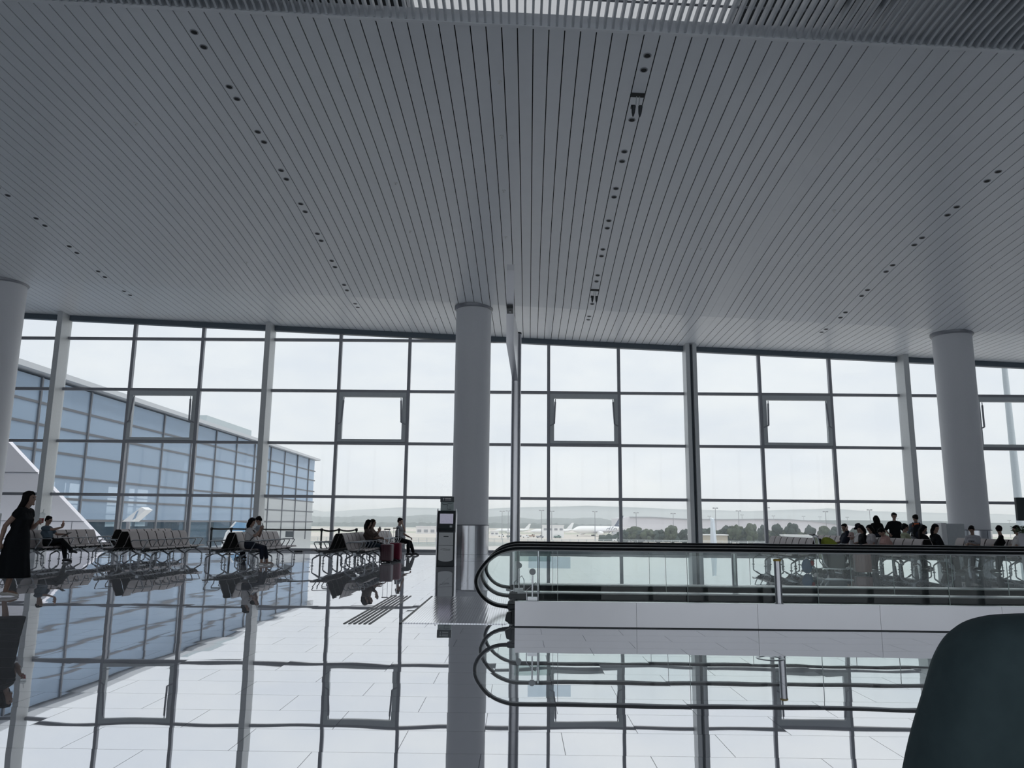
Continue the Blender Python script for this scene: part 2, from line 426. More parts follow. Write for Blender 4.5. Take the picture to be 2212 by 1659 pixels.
# ------------------------------------------------------------------ curtain wall
TR = dict(D=2.235, C=4.479, B=6.72, A=8.954)
wn = 0
for k in range(-3, 6):
    wn += 1
    e = thing('window_%d' % wn, None, None, kind='structure')
    xa, xb = MX(3 * k), MX(3 * k + 3)
    fr = MB()
    fr.box((xa, W - 0.10, 0.0), (xb, W + 0.08, 0.11))
    for n, z in TR.items():
        x1 = xb
        if n == 'A': x1 = min(xb, (9.09 - 8.954 - 0.12) / 0.0438)
        if x1 <= xa + 0.05: continue
        fr.box((xa, W - 0.085, z - 0.06), (x1, W + 0.06, z + 0.06))
    for m in (1, 2):
        x = xa + 3 * m
        fr.box((x - 0.065, W - 0.10, 0.1), (x + 0.065, W + 0.075, zw(x) + 0.05))
    fr.build('frame', M_FRAME, e, bevel=0.008)
    hd = MB(); lo = [(xa, W - 0.14, zw(xa) - 0.22), (xb, W - 0.14, zw(xb) - 0.22), (xb, W + 0.10, zw(xb) - 0.22), (xa, W + 0.10, zw(xa) - 0.22)]
    hd.hexa(lo + [(x, y, z + 0.30) for x, y, z in lo]); hd.build('head_beam', M_BEAM, e)
    gm = MB()
    for m in range(3):
        a, b = xa + 3 * m + 0.06, xa + 3 * m + 2.94
        zs = [0.11] + [TR[q] for q in 'DCBA']
        for j, zz in enumerate(zs):
            if m == 1 and j == 2: continue
            top = zs[j + 1] if j < 4 else 99
            za, zb_ = min(top, zw(a) - 0.1), min(top, zw(b) - 0.1)
            if zb_ < zz + 0.1: continue
            gm.hexa([(a, W - 0.012, zz), (b, W - 0.012, zz), (b, W + 0.012, zz), (a, W + 0.012, zz), (a, W - 0.012, za), (b, W - 0.012, zb_), (b, W + 0.012, zb_), (a, W + 0.012, za)])
    gm.build('glass', G_WIN, e)
    # hinged sash in the middle light, a little proud, with two dampers
    a, b, z0_, z1_ = xa + 3.06, xa + 5.94, TR['C'] + 0.06, TR['B'] - 0.06
    sh = MB(); w = 0.17
    for bx in (((a, z0_), (b, z0_ + 0.12)), ((a, z1_ - 0.20), (b, z1_)), ((a, z0_ + 0.12), (a + w, z1_ - 0.20)), ((b - w, z0_ + 0.12), (b, z1_ - 0.20))):
        sh.box((bx[0][0], W - 0.13, bx[0][1]), (bx[1][0], W + 0.05, bx[1][1]))
    so = sh.build('hinged_sash', M_SASH, e, bevel=0.008)
    MB().box((a + w, W - 0.012, z0_ + 0.12), (b - w, W + 0.012, z1_ - 0.2)).build('sash_glass', G_WIN, so)
    for s, xx in ((1, a + w + 0.06), (-1, b - w - 0.06)):
        dm = MB()
        dm.tube([(xx, W - 0.16, z1_ - 0.24), (xx - s * 0.015, W - 0.19, z1_ - 0.36)], 0.018, 8)
        dm.tube([(xx - s * 0.015, W - 0.19, z1_ - 0.36), (xx - s * 0.06, W - 0.26, z1_ - 1.30)], 0.038, 10)
        dm.tube([(xx - s * 0.06, W - 0.26, z1_ - 1.30), (xx - s * 0.22, W - 0.14, z1_ - 1.36)], 0.028, 8)
        dm.build('damper', M_FRAME, so, smooth=True)
tn = 1
for k in range(-3, 7):
    tn += 1
    x = MX(3 * k)
    fb = MB()
    if k == 3:
        fb.box((x - 0.23, W - 0.62, 0), (x - 0.06, W + 0.1, zw(x) + 0.03)).box((x + 0.06, W - 0.62, 0), (x + 0.23, W + 0.1, zw(x) + 0.03))
        fb.box((x - 0.06, W - 0.40, 0), (x + 0.06, W + 0.05, zw(x) + 0.02), 1)
    else:
        fb.box((x - 0.115, W - 0.66, 0), (x + 0.115, W + 0.1, zw(x) + 0.03))
    o = fb.build('trim_%d' % tn, [M_FIN, M_BEAM], bevel=0.01); o['kind'] = 'structure'

# ------------------------------------------------------------------ round columns
YCOL = 28.5
for x, lab in ((-1.8, 'white round column with steel base sleeve beside the check-in kiosk'), (-19.8, 'white round column at the left edge of the photo'), (16.2, 'white round column behind the seated people by the planter')):
    c = thing('column', lab, 'column', (x, YCOL, 0), group='round columns along the window hall')
    zt = zc(x, YCOL)
    MB().lathe([(0.665, 0.02), (0.665, zt + 0.05)], seg=48).build('shaft', M_COL, c, smooth=True)
    MB().lathe([(0.70, zt - 0.10), (0.73, zt - 0.06), (0.73, zt + 0.06)], seg=48).build('ceiling_ring', M_FRAME, c, smooth=True)
    sl = MB().lathe([(0.69, 0.0), (0.69, 1.12), (0.67, 1.125)], seg=64)
    sl.build('base_sleeve', M_CHROME, c, smooth=True)
    sm = MB()
    for an in (-1.95, -1.2, 0.2, 1.6, 3.0):
        cx, cy = 0.692 * math.cos(an), 0.692 * math.sin(an)
        sm.box((cx - 0.004, cy - 0.004, 0.01), (cx + 0.004, cy + 0.004, 1.12))
    sm.lathe([(0.694, 0.115), (0.694, 0.122)], seg=64)
    sm.build('sleeve_seam', M_DARK, c)
    MB().lathe([(0.70, 1.125), (0.705, 1.13), (0.705, 1.15), (0.69, 1.155)], seg=48).build('sleeve_collar', M_FRAME, c, smooth=True)

exec_parts = []
del exec_parts
# ------------------------------------------------------------------ things in the ceiling
ORD = ['nearest', 'second', 'third', 'fourth', 'fifth', 'sixth', 'seventh', 'eighth', 'ninth', 'tenth']
def cnormal(x, y):
    e = 0.05
    dx = Vector((e, 0, zc(x + e, y) - zc(x, y))); dy = Vector((0, e, zc(x, y + e) - zc(x, y)))
    return dx.cross(dy).normalized()
def on_ceiling(o, x, y, drop=0.0):
    n = cnormal(x, y)
    o.location = Vector((x, y, zc(x, y))) - n * drop
    o.rotation_euler = (-math.atan(n.y / n.z), math.atan(n.x / n.z), 0)
dl0 = None
def make_downlight():
    e = thing('downlight', 'x', 'ceiling light')
    MB().lathe([(0.060, -0.006), (0.066, -0.012), (0.080, -0.010), (0.082, 0.0)], seg=20).build('trim_ring', M_FRAME, e, smooth=True)
    MB().lathe([(0.060, -0.007), (0.05, -0.004), (0.02, -0.002)], seg=20).build('recess_shade_disc', M_BLACK, e, smooth=True)  # black disc stands in for the shade inside the recess
    return e
ROWY = [14.11 + 1.857 * k for k in range(9)]
for x, rowname, ys in ((-15.49, 'in the leftmost row', ROWY[4:]), (-6.49, 'in second row from left', ROWY), (2.51, 'in the row with hatches', ROWY), (11.51, 'in the rightmost row', ROWY[2:])):
    for i, y in enumerate(reversed(ys)):
        for s, nm in ((-1, 'nearer'), (1, 'farther')):
            yy = y + s * 0.232; k_ = round((y - 14.11) / 1.857)
            if x == 2.51 and s == -1 and k_ in (1, 7): continue
            lab = 'dark round downlight, %s of the %s pair from the window, %s' % (nm, 'first' if i == 0 else ORD[i], rowname)
            if x == 2.51 and k_ in (1, 7):
                lab = 'dark round single downlight just behind the %s open ceiling hatch' % ('large near' if y < 20 else 'small far')
            if dl0 is None:
                dl0 = make_downlight(); o = dl0; o['label'] = lab; o['group'] = 'recessed downlights in the board ceiling'
            else:
                o = dup(dl0, label=lab)
            on_ceiling(o, xs(x, yy), yy)
sp0 = None
SPR = [(-0.5, (15.0, 17.2, 19.9, 22.7, 30.4), 'beside the round column'), (-3.45, (15.0, 19.8, 22.66, 30.2), 'left of the round column'), (8.5, (17.35, 20.0, 22.83), 'right of the expansion joint'), (5.5, (22.75, 25.83, 29.6), 'left of the expansion joint'), (14.4, (22.9,), 'above the right column'), (-9.5, (17.5, 25.5), 'over the empty benches')]
for x, ys, where in SPR:
    for i, y in enumerate(reversed(ys)):
        lab = 'small white sprinkler head, %s from window, %s' % ('nearest' if i == 0 else ORD[i], where)
        if len(ys) == 1: lab = 'small white sprinkler head %s' % where
        if sp0 is None:
            sp0 = thing('sprinkler_head', lab, 'sprinkler', group='ceiling sprinklers')
            MB().lathe([(0.045, -0.008), (0.05, 0.0)], seg=16).build('escutcheon', M_WHITE, sp0, smooth=True)
            MB().lathe([(0.028, -0.07), (0.03, -0.066), (0.008, -0.06), (0.010, -0.008)], seg=12).build('deflector', M_WHITE, sp0, smooth=True)
            o = sp0
        else:
            o = dup(sp0, label=lab)
        on_ceiling(o, x, y)
# open hatches with a hanging pair of dark spot heads
ht = None
for (x, y, lab) in ((xs(2.51, 15.25), 15.25, 'open ceiling hatch with hanging dark spotlights, the large near one'), (xs(2.51, 26.2), 26.2, 'open ceiling hatch with hanging dark spotlights, the small far one')):
    if ht is None:
        ht = thing('ceiling_hatch', lab, 'hatch', group='open ceiling hatches')
        MB().box((-0.145, -0.10, -0.006), (0.145, 0.06, 0.0)).build('opening', M_BLACK, ht)
        rd = MB()
        for dx in (-0.02, 0.045):
            rd.tube([(dx, 0.02, -0.005), (dx, 0.10, -0.16)], 0.010, 8)
        rd.build('hanger_rod', M_SASH, ht)
        for dx in (-0.06, 0.085):
            hd = MB().lathe([(0.012, -0.20), (0.035, -0.12), (0.048, 0.02), (0.040, 0.04)], c=(0, 0, 0), seg=14)
            ob = hd.build('spot_head', M_DARK, ht, (dx, 0.14, -0.19), smooth=True); ob.rotation_euler = (R(18), 0, R(0))
        bx = MB().box((-0.02, -0.05, -0.02), (0.02, 0.05, 0.02)).build('junction_box', M_DARK, ht, (-0.10, 0.15, -0.18))
        o = ht
    else:
        o = dup(ht, label=lab)
    on_ceiling(o, x, y)

# ------------------------------------------------------------------ moving walkway
wk = thing('moving_walkway', 'twin moving walkway with black handrails and glass balustrades running to the right', 'moving walkway', (0, 0, 0))
RAILY = (9.85, 11.27, 12.70)
XE = 16.0
LOOP = [(0.35, .928), (0.10, .928), (-.087, .920), (-.235, .879), (-.352, .811), (-.446, .717), (-.510, .62), (-.537, .519), (-.509, .414), (-.423, .310), (-.304, .243), (-.16, .218), (0.02, .212)]
def spline(pts, n=5):
    out = []
    P = [Vector((p[0], p[1], 0)) for p in pts]
    for i in range(len(P) - 1):
        p0, p1, p2, p3 = P[max(i - 1, 0)], P[i], P[i + 1], P[min(i + 2, len(P) - 1)]
        for k in range(n):
            t = k / n
            out.append(0.5 * ((2 * p1) + (p2 - p0) * t + (2 * p0 - 5 * p1 + 4 * p2 - p3) * t * t + (3 * p1 - p0 - 3 * p2 + p3) * t ** 3))
    out.append(P[-1]); return [(v.x, v.y) for v in out]
lp = spline(LOOP)
def inset(pts, d):
    out = []
    for i, p in enumerate(pts):
        a = pts[max(i - 1, 0)]; b = pts[min(i + 1, len(pts) - 1)]
        tx, tz = b[0] - a[0], b[1] - a[1]; l = math.hypot(tx, tz)
        out.append((p[0] + -tz / l * d * -1 * -1, p[1] + tx / l * d))
    return out
RW = 0.0185
for bi, y in enumerate(RAILY):
    path = [(XE, y, .928), (8, y, .928), (3, y, .928)] + [(x, y, z) for x, z in lp]
    hr = MB().tube(path, RW, 14, sx=1.9).build('handrail', M_RUBBER, wk, smooth=True)
    # guide profile under the handrail, coloured pale to give the highlight between rails
    gp = [(x * 1.0 + (0.052 if x < 0.05 else 0) * (1 if x < -0.05 else max(0, (0.35 - x) / 0.4)), z) for x, z in lp]
    inn = []
    for i, (x, z) in enumerate(lp):
        a = lp[max(i - 1, 0)]; b = lp[min(i + 1, len(lp) - 1)]
        tx, tz = b[0] - a[0], b[1] - a[1]; l = math.hypot(tx, tz) or 1
        inn.append((x - tz / l * 0.027, z + tx / l * 0.027))
    MB().tube([(XE, y, .901), (3, y, .901)] + [(x, y, z) for x, z in inn[:-4]], 0.0085, 8).build('handrail_guide', mat('guide_alu_highlight', (0.82, 0.84, 0.85), 0.45, 0.4), wk, smooth=True)
    # glass panels: first one follows the rounded newel
    ed = [(x, z) for x, z in inn[:-3]]
    poly = [(0.46, 0.90)] + ed + [(0.46, 0.225)]
    g = MB().prism(poly, 'y', y - 0.006, y + 0.006)
    g.build('glass_panel', G_BAL, wk)
    x = 0.476
    while x < XE - 1:
        g = MB().box((x, y - 0.006, 0.30), (x + 1.584, y + 0.006, 0.90), 0)
        g.box((x - 0.002, y - 0.0065, 0.30), (x + 0.003, y + 0.0065, 0.898), 1)
        g.build('glass_panel', [G_BAL, M_GLEDGE], wk)
        x += 1.6
    # decks and skirts on both sides of the glass
    dk = MB()
    for s in (-1, 1):
        if (bi == 0 and s == -1):
            dk.box((-0.05, y - 0.12, 0.275), (XE, y - 0.02, 0.295))
        else:
            dk.box((-0.02, min(y + s * 0.02, y + s * 0.11), 0.262), (XE, max(y + s * 0.02, y + s * 0.11), 0.285))
    dk.build('deck_cover', M_ALU, wk, bevel=0.004)
    sk = MB().box((-0.02, y - 0.105, 0.02), (XE, y + 0.105, 0.262))
    sk.build('skirt', M_DARK, wk)
    nw = MB().box((-0.09, y - 0.09, 0.03), (-0.021, y + 0.09, 0.20)).prism([(-0.17, 0.06), (-0.09, 0.02), (-0.09, 0.17), (-0.15, 0.15)], 'y', y - 0.07, y + 0.07)
    nw.box((-0.14, y - 0.05, 0.19), (0.02, y + 0.05, 0.262))
    nw.build('handrail_inlet', M_DARK, wk, bevel=0.01)
for y0, y1 in ((RAILY[0] + 0.106, RAILY[1] - 0.106), (RAILY[1] + 0.106, RAILY[2] - 0.106)):
    bl = MB()
    bl.box((0.25, y0, 0.004), (XE, y1, 0.055))
    bl.build('belt', M_BELT, wk)
    cm = MB()
    cm.prism([(-0.05, 0.016), (0.30, 0.062), (0.30, 0.004), (-0.05, 0.004)], 'y', y0, y1)
    cm.build('comb_plate', M_ALU, wk)
lx = [-0.05, 1.42, 2.88, 4.35, 5.81, 7.3, 8.8, 10.3, 11.8, 13.3, 14.8, XE]
for a, b in zip(lx, lx[1:]):
    MB().box((a + 0.0015, 9.70, 0.012), (b - 0.0015, 9.725, 0.30)).build('cladding_panel', M_CLAD, wk)
MB().box((-0.045, 9.726, 0.0), (XE, 9.744, 0.29)).box((-0.045, 9.712, 0.0), (XE, 9.73, 0.012)).build('cladding_back', M_DARK, wk)
far = MB().box((-0.05, 12.83, 0.0), (XE, 12.86, 0.285)); far.build('cladding_panel', M_CLAD, wk)
nm = 0
for y0, y1 in ((9.93, 11.62), (11.63, 13.40)):
    for a, b in ((-1.44, -0.98), (-0.975, -0.52), (-0.515, -0.15)):
        MB().box((a, y0, 0.001), (b, y1, 0.009)).build('landing_plate', M_RIB, wk)
MB().box((-1.475, 9.90, 0.001), (-1.445, 13.43, 0.011)).build('landing_edge', M_DARK, wk)
# stickers on the glass, photocell discs, glass-gate post
for (x0, x1, z0_, z1_, y, mm) in ((0.115, 0.635, 0.685, 0.825, RAILY[0] + 0.009, 'a'), (-0.06, 0.455, 0.70, 0.835, RAILY[1] + 0.009, 'b')):
    MB().add([(x0, y, z0_), (x1, y, z0_), (x1, y, z1_), (x0, y, z1_)], [(0, 1, 2, 3)]).build('notice_sticker', glass('sticker_blue', (0.72, 0.80, 0.87), 0.1, 0.0, (0.80, 0.85, 0.90), 0.22) if mm == 'a' else glass('sticker_green', (0.62, 0.72, 0.70), 0.1, 0.0, (0.62, 0.72, 0.70), 0.25), wk)
for x, y, zb in ((0.165, 9.80, 0.295), (0.0, 11.2, 0.285)):
    ds = MB()
    ds.tube([(x, y, zb), (x, y, 0.60)], 0.010, 8)
    o = ds.build('sensor_stem', M_ALU, wk, smooth=True)
    dd = MB().tube([(x, y - 0.012, 0.645), (x, y + 0.004, 0.645)], 0.040, 20).build('sensor_disc', M_SASH, wk, smooth=True)
    zz = MB().tube([(x - 0.07, y, zb), (x - 0.07, y, zb + 0.13), (x + 0.04, y, zb + 0.22), (x + 0.07, y, zb + 0.16), (x + 0.07, y, zb)], 0.006, 8)
    zz.box((x - 0.06, y - 0.03, zb), (x + 0.06, y + 0.03, zb + 0.05))
    zz.build('sensor_guard', M_ALU, wk, smooth=True)
MB().tube([(0.27, 11.15, 0.285), (0.27, 11.15, 0.90)], 0.018, 10).build('gate_post', M_ALU, wk, smooth=True)

b0 = thing('bollard', 'steel bollard with a yellow cap on the near balustrade deck', 'bollard', (3.17, 9.78, 0.295))
MB().lathe([(0.042, 0.0), (0.042, 0.51)], seg=24).build('post', M_MAST, b0, smooth=True)
MB().lathe([(0.047, 0.51), (0.047, 0.53), (0.030, 0.537)], seg=24).build('cap', mat('cap_yellow', (0.60, 0.42, 0.08), 0.5), b0, smooth=True)
MB().lathe([(0.055, 0.0), (0.055, 0.012), (0.043, 0.014)], seg=24).build('base_flange', M_MAST, b0, smooth=True)
b1 = thing('bollard', 'plain steel bollard behind the far balustrade of the walkway', 'bollard', (3.50, 12.95, 0.0))
MB().lathe([(0.044, 0.0), (0.044, 0.77), (0.03, 0.785)], seg=24).build('post', M_MAST, b1, smooth=True)
MB().lathe([(0.07, 0.0), (0.07, 0.012), (0.045, 0.014)], seg=24).build('base_flange', M_MAST, b1, smooth=True)
o = MB().lathe([(0.105, 0.0), (0.105, 0.004), (0.130, 0.004), (0.132, 0.0005)], seg=40).build('floor_ring', M_ALU, None, (2.38, 7.68, 0.0005), smooth=True)
tag(o, 'thin steel ring of a floor outlet in front of the walkway cladding', 'floor outlet')
# ring only: hollow it
bmx = bmesh.new(); bmx.from_mesh(o.data); bmx.faces.ensure_lookup_table()
bmesh.ops.delete(bmx, geom=[fc for fc in bmx.faces if len(fc.verts) > 4], context='FACES'); bmx.to_mesh(o.data); bmx.free()

# tactile strips before the landing
for i in range(6):
    x = -2.15 + 0.062 * i
    o = MB().box((x, 9.82, 0.0005), (x + 0.026, 13.5, 0.006)).build('tactile_strip', M_DARK)
    tag(o, 'dark tactile floor strip, %s of six from the left' % ['first', 'second', 'third', 'fourth', 'fifth', 'last'][i], 'floor strip', 'tactile strips before the walkway')

# ------------------------------------------------------------------ steel mast with bracket arm
ms_ = thing('sign_mast', 'tall steel mast with a tapered bracket arm behind the walkway', 'mast', (-0.085, 15.0, 0.0))
MB().lathe([(0.094, 0.0), (0.094, 4.95)], seg=32).build('pole', M_MAST, ms_, smooth=True)
MB().lathe([(0.16, 0.0), (0.16, 0.02), (0.095, 0.025)], seg=32).build('base_plate', M_MAST, ms_, smooth=True)
MB().lathe([(0.097, 4.93), (0.097, 4.96), (0.06, 4.97)], seg=32).build('pole_cap', M_DARK, ms_, smooth=True)
# arm: stations (y, x_left, x_right, z_bottom, z_top) in mast coordinates
st = [(-0.06, -0.075, 0.03, 2.72 + 1.25, 4.94), (-2.2, -0.165, -0.04, 4.235, 4.80), (-5.2, -0.108, -0.012, 4.52, 4.60)]
am = MB()
vs = []
for y, a, b, z0_, z1_ in st:
    vs += [(a, y, z0_), (b, y, z0_), (b, y, z1_), (a, y, z1_)]
am.add(vs, [(0, 3, 2, 1)] + [(4 * i + j, 4 * i + (j + 1) % 4, 4 * i + 4 + (j + 1) % 4, 4 * i + 4 + j) for i in range(2) for j in range(4)] + [(8, 9, 10, 11)])
am.build('bracket_arm', M_CLAD, ms_)
MB().box((-0.13, -3.92, 4.36), (-0.035, -3.62, 4.40)).build('arm_lamp', M_DARK, ms_)
MB().lathe([(0.018, 4.345), (0.018, 4.37)], c=(-0.08, -3.76, 0), seg=12).build('arm_lamp_lens', M_WHITE, ms_)

# ------------------------------------------------------------------ check-in kiosk
kx = thing('check_in_kiosk', 'tall dark self service kiosk with a screen standing before the round column', 'kiosk', (-2.09, 22.6, 0.0))
bdy = MB()
prof = [(-0.16, 0.0), (0.22, 0.0), (0.22, 1.50), (0.10, 1.56), (-0.06, 1.56), (-0.10, 1.50), (-0.17, 1.06), (-0.14, 0.98)]
bdy.prism(prof, 'x', -0.245, 0.245)
bdy.build('body', M_DARK, kx, bevel=0.012)
for s in (-1, 1):
    MB().prism([(-0.19, 0.0), (0.2, 0.0), (0.2, 1.45), (0.0, 1.62), (-0.08, 1.58), (-0.20, 1.05), (-0.17, 0.95)], 'x', s * 0.265 - 0.012, s * 0.265 + 0.012).build('side_trim', M_CLAD, kx, bevel=0.004)
def slab(bmn, x0, x1, p0, p1, off, th, mi=0):
    # slab lying on the kiosk face between profile points p0, p1 (y, z)
    d = Vector((0, p1[0] - p0[0], p1[1] - p0[1])); n = Vector((0, -d.z, d.y)).normalized()
    A, B = Vector((0, *p0)) + n * off, Vector((0, *p1)) + n * off
    vs = []
    for q in (A, A + n * th):
        vs += [(x0, q.y, q.z), (x1, q.y, q.z)]
    for q in (B, B + n * th):
        vs += [(x0, q.y, q.z), (x1, q.y, q.z)]
    return bmn.hexa([vs[0], vs[1], vs[3], vs[2], vs[4], vs[5], vs[7], vs[6]], mi)
M_SCREEN = bpy.data.materials.new('kiosk_screen'); M_SCREEN.use_nodes = True
t = M_SCREEN.node_tree; b = t.nodes['Principled BSDF']; b.inputs['Base Color'].default_value = (0.05, 0.05, 0.06, 1); b.inputs['Roughness'].default_value = 0.15
nn = N(t, 'ShaderNodeTexNoise'); nn.inputs['Scale'].default_value = 9; nn.inputs['Detail'].default_value = 2
rr = N(t, 'ShaderNodeValToRGB'); rr.color_ramp.elements[0].color = (0.18, 0.18, 0.24, 1); rr.color_ramp.elements[1].color = (0.27, 0.27, 0.34, 1)
t.links.new(nn.outputs['Fac'], rr.inputs['Fac']); t.links.new(rr.outputs['Color'], b.inputs['Emission Color']); b.inputs['Emission Strength'].default_value = 1.0
F0, F1 = (-0.17, 1.06), (-0.10, 1.50)
def fp(t): return (lerp(F0[0], F1[0], t), lerp(F0[1], F1[1], t))
slab(MB(), -0.19, 0.19, fp(0.30), fp(0.93), 0.004, 0.006).build('screen', M_SCREEN, kx)
slab(MB(), 0.10, 0.17, fp(0.06), fp(0.18), 0.004, 0.02).build('card_reader', M_SASH, kx)
G0, G1 = (-0.16, 0.0), (-0.14, 0.98)
def gp_(t): return (lerp(G0[0], G1[0], t), lerp(G0[1], G1[1], t))
M_KP = mat('kiosk_panel', (0.50, 0.51, 0.52), 0.4, 0.3)
dp = MB(); slab(dp, -0.205, 0.205, gp_(0.60), gp_(0.96), 0.003, 0.012); dp.build('upper_door', M_KP, kx)
dp = MB(); slab(dp, -0.205, 0.205, gp_(0.20), gp_(0.59), 0.003, 0.012)
lw_ = []
for i in range(13):
    a = math.pi * i / 12
    lw_.append((0.205 * math.cos(a), 0.197 - 0.062 * math.sin(a)))
dp.prism([(x, z) for x, z in lw_], 'y', -0.171, -0.156)
dp.build('lower_door', M_KP, kx)
slab(MB(), -0.07, 0.07, gp_(0.84), gp_(0.862), 0.014, 0.004).build('receipt_slot', M_BLACK, kx)
hd = MB().box((-0.19, -0.02, 1.56), (0.19, 0.05, 1.80)); hd.build('map_panel', mat('map_panel', (0.42, 0.49, 0.49), 0.35, 0, 0.35, 9), kx)
rt_ = MB()
rt_.tube([(-0.15, -0.026, 1.76), (-0.11, -0.026, 1.735), (-0.03, -0.026, 1.735), (0.04, -0.026, 1.76), (0.10, -0.026, 1.75), (0.15, -0.026, 1.765)], 0.006, 6)
rt_.tube([(0.02, -0.026, 1.73), (-0.005, -0.026, 1.68), (0.005, -0.026, 1.61), (0.06, -0.026, 1.595), (0.12, -0.026, 1.60)], 0.006, 6)
rt_.build('route_lines', M_BLACK, kx)
MB().box((-0.20, -0.05, 1.80), (0.20, 0.07, 1.96)).build('header', mat('kiosk_header', (0.03, 0.045, 0.055), 0.35), kx, bevel=0.006)
lt = MB()
for i in range(6):
    lt.box((-0.06 + 0.030 * i, -0.054, 1.885), (-0.06 + 0.030 * i + 0.022, -0.049, 1.915))
for i in range(14):
    lt.box((-0.06 + 0.0128 * i, -0.054, 1.850), (-0.06 + 0.0128 * i + 0.009, -0.049, 1.862))
lt.box((-0.125, -0.054, 1.895), (-0.085, -0.049, 1.915)).box((-0.112, -0.054, 1.85), (-0.098, -0.049, 1.895))
lt.build('header_lettering', M_WHITE, kx)
sc = MB()
sc.tube([(-0.15, -0.172, 0.47), (-0.05, -0.172, 0.50), (0.02, -0.172, 0.49), (-0.05, -0.172, 0.475), (0.13, -0.172, 0.475)], 0.004, 6)
sc.tube([(-0.08, -0.172, 0.455), (0.12, -0.172, 0.452)], 0.004, 6)
sc.build('door_mark', M_BLACK, kx)

# ------------------------------------------------------------------ beam seating
PITCH_S = 0.545
def make_bench():
    root = thing('gate_bench', 'x', 'bench', group='rows of gate seating')
    n = 7; L = n * PITCH_S
    y0 = -L / 2
    protos = None
    seat_prof = [(0.30, 0.425), (0.45, 0.415), (0.66, 0.435), (0.72, 0.432), (0.75, 0.405), (0.765, 0.41), (0.735, 0.452), (0.66, 0.455), (0.45, 0.435), (0.30, 0.447)]
    back_prof = [(0.285, 0.447), (0.24, 0.52), (0.19, 0.66), (0.135, 0.82), (0.085, 0.895), (0.075, 0.885), (0.115, 0.815), (0.17, 0.655), (0.22, 0.515), (0.27, 0.435)]
    for i in range(n):
        a, b = y0 + PITCH_S * i + 0.025, y0 + PITCH_S * (i + 1) - 0.025
        if i == 0:
            sm = MB().prism(seat_prof, 'y', -0.2475, 0.2475).build('seat', M_SEAT, root, (0, (a + b) / 2, 0), smooth=True, bevel=0.006)
            bk = MB()
            bk.prism(back_prof, 'y', -0.2475, 0.2475)
            for fi in range(len(bk.f) - 5, len(bk.f)): bk.m[fi] = 1
            bk = bk.build('backrest', [M_SEAT, M_SEATBACK], root, (0, (a + b) / 2, 0), smooth=True, bevel=0.006)
        else:
            for src in (sm, bk):
                c = src.copy(); COL.objects.link(c); c.parent = root; c.location = (0, (a + b) / 2, 0)
    am = MB()
    pth = [(0.21, 0, 0.60), (0.25, 0, 0.645), (0.31, 0, 0.655), (0.64, 0, 0.655), (0.675, 0, 0.635), (0.665, 0, 0.60), (0.55, 0, 0.40)]
    am.tube(pth, 0.014, 8, sx=1.5)
    am = am.build('armrest', M_ARM, root, (0, y0, 0), smooth=True)
    for i in range(1, n + 1):
        c = am.copy(); COL.objects.link(c); c.parent = root; c.location = (0, y0 + PITCH_S * i, 0)
    bmn = MB().box((0.42, y0, 0.31), (0.50, y0 + L, 0.37))
    bmn.build('beam', M_ARM, root)
    br = MB()
    for i in range(n):
        for dy in (0.12, 0.27, 0.42):
            y = y0 + PITCH_S * i + dy
            br.prism([(0.28, 0.425), (0.70, 0.43), (0.52, 0.33), (0.40, 0.33)], 'y', y - 0.02, y + 0.02)
    br.build('seat_bracket', M_DARK, root)
    lg = None
    for i in (0.25, 2.5, 4.5, 6.75):
        y = y0 + PITCH_S * i
        if lg is None:
            m = MB()
            for s in (-1, 1):
                m.tube([(0.46 + s * 0.03, 0, 0.33), (0.46 + s * 0.25, 0, 0.205), (0.46 + s * 0.275, 0, 0.17), (0.46 + s * 0.275, 0, 0.02)], [0.026, 0.02, 0.019, 0.016], 8)
                m.lathe([(0.038, 0.0), (0.038, 0.014), (0.018, 0.02)], c=(0.46 + s * 0.275, 0, 0), seg=12)
                m.box((0.46 + s * 0.275 - 0.04, -0.012, 0.075), (0.46 + s * 0.275 + 0.04, 0.012, 0.085))
            m.box((0.40, -0.04, 0.29), (0.52, 0.04, 0.335))
            lg = m.build('leg', M_ARM, root, (0, y, 0), smooth=True)
        else:
            c = lg.copy(); COL.objects.link(c); c.parent = root; c.location = (0, y, 0)
    return root
BL = 7 * PITCH_S
YB = 21.9 + BL / 2; YB2 = 26.25 + BL / 2
BENCH = [
    (-14.04, YB, 'behind the woman in black dress'), (-11.03, YB, 'of the empty block left of the belt posts'),
    (-8.02, YB, 'with the woman in white top'), (-5.03, YB, 'beside the two suitcases'),
    (-13.45, YB2, 'farthest left, nearer the window'), (-5.03, YB2, 'with the man resting his chin'),
    (8.26, YB, 'beside the lime trolley'), (11.26, YB, 'among the standing young people'),
    (14.26, YB, 'with the boy in white tee'), (11.26, YB2, 'with the person raising an arm')]
bench0 = None
for x, y, where in BENCH:
    for s in (0, 1):
        lab = 'seven-seat metal bench %s, %s side' % (where, 'right-facing' if s == 0 else 'left-facing')
        if bench0 is None:
            bench0 = make_bench(); o = bench0
        else:
            o = dup(bench0)
        o.location = (x, y, 0); o.rotation_euler = (0, 0, math.pi * s); o['label'] = lab

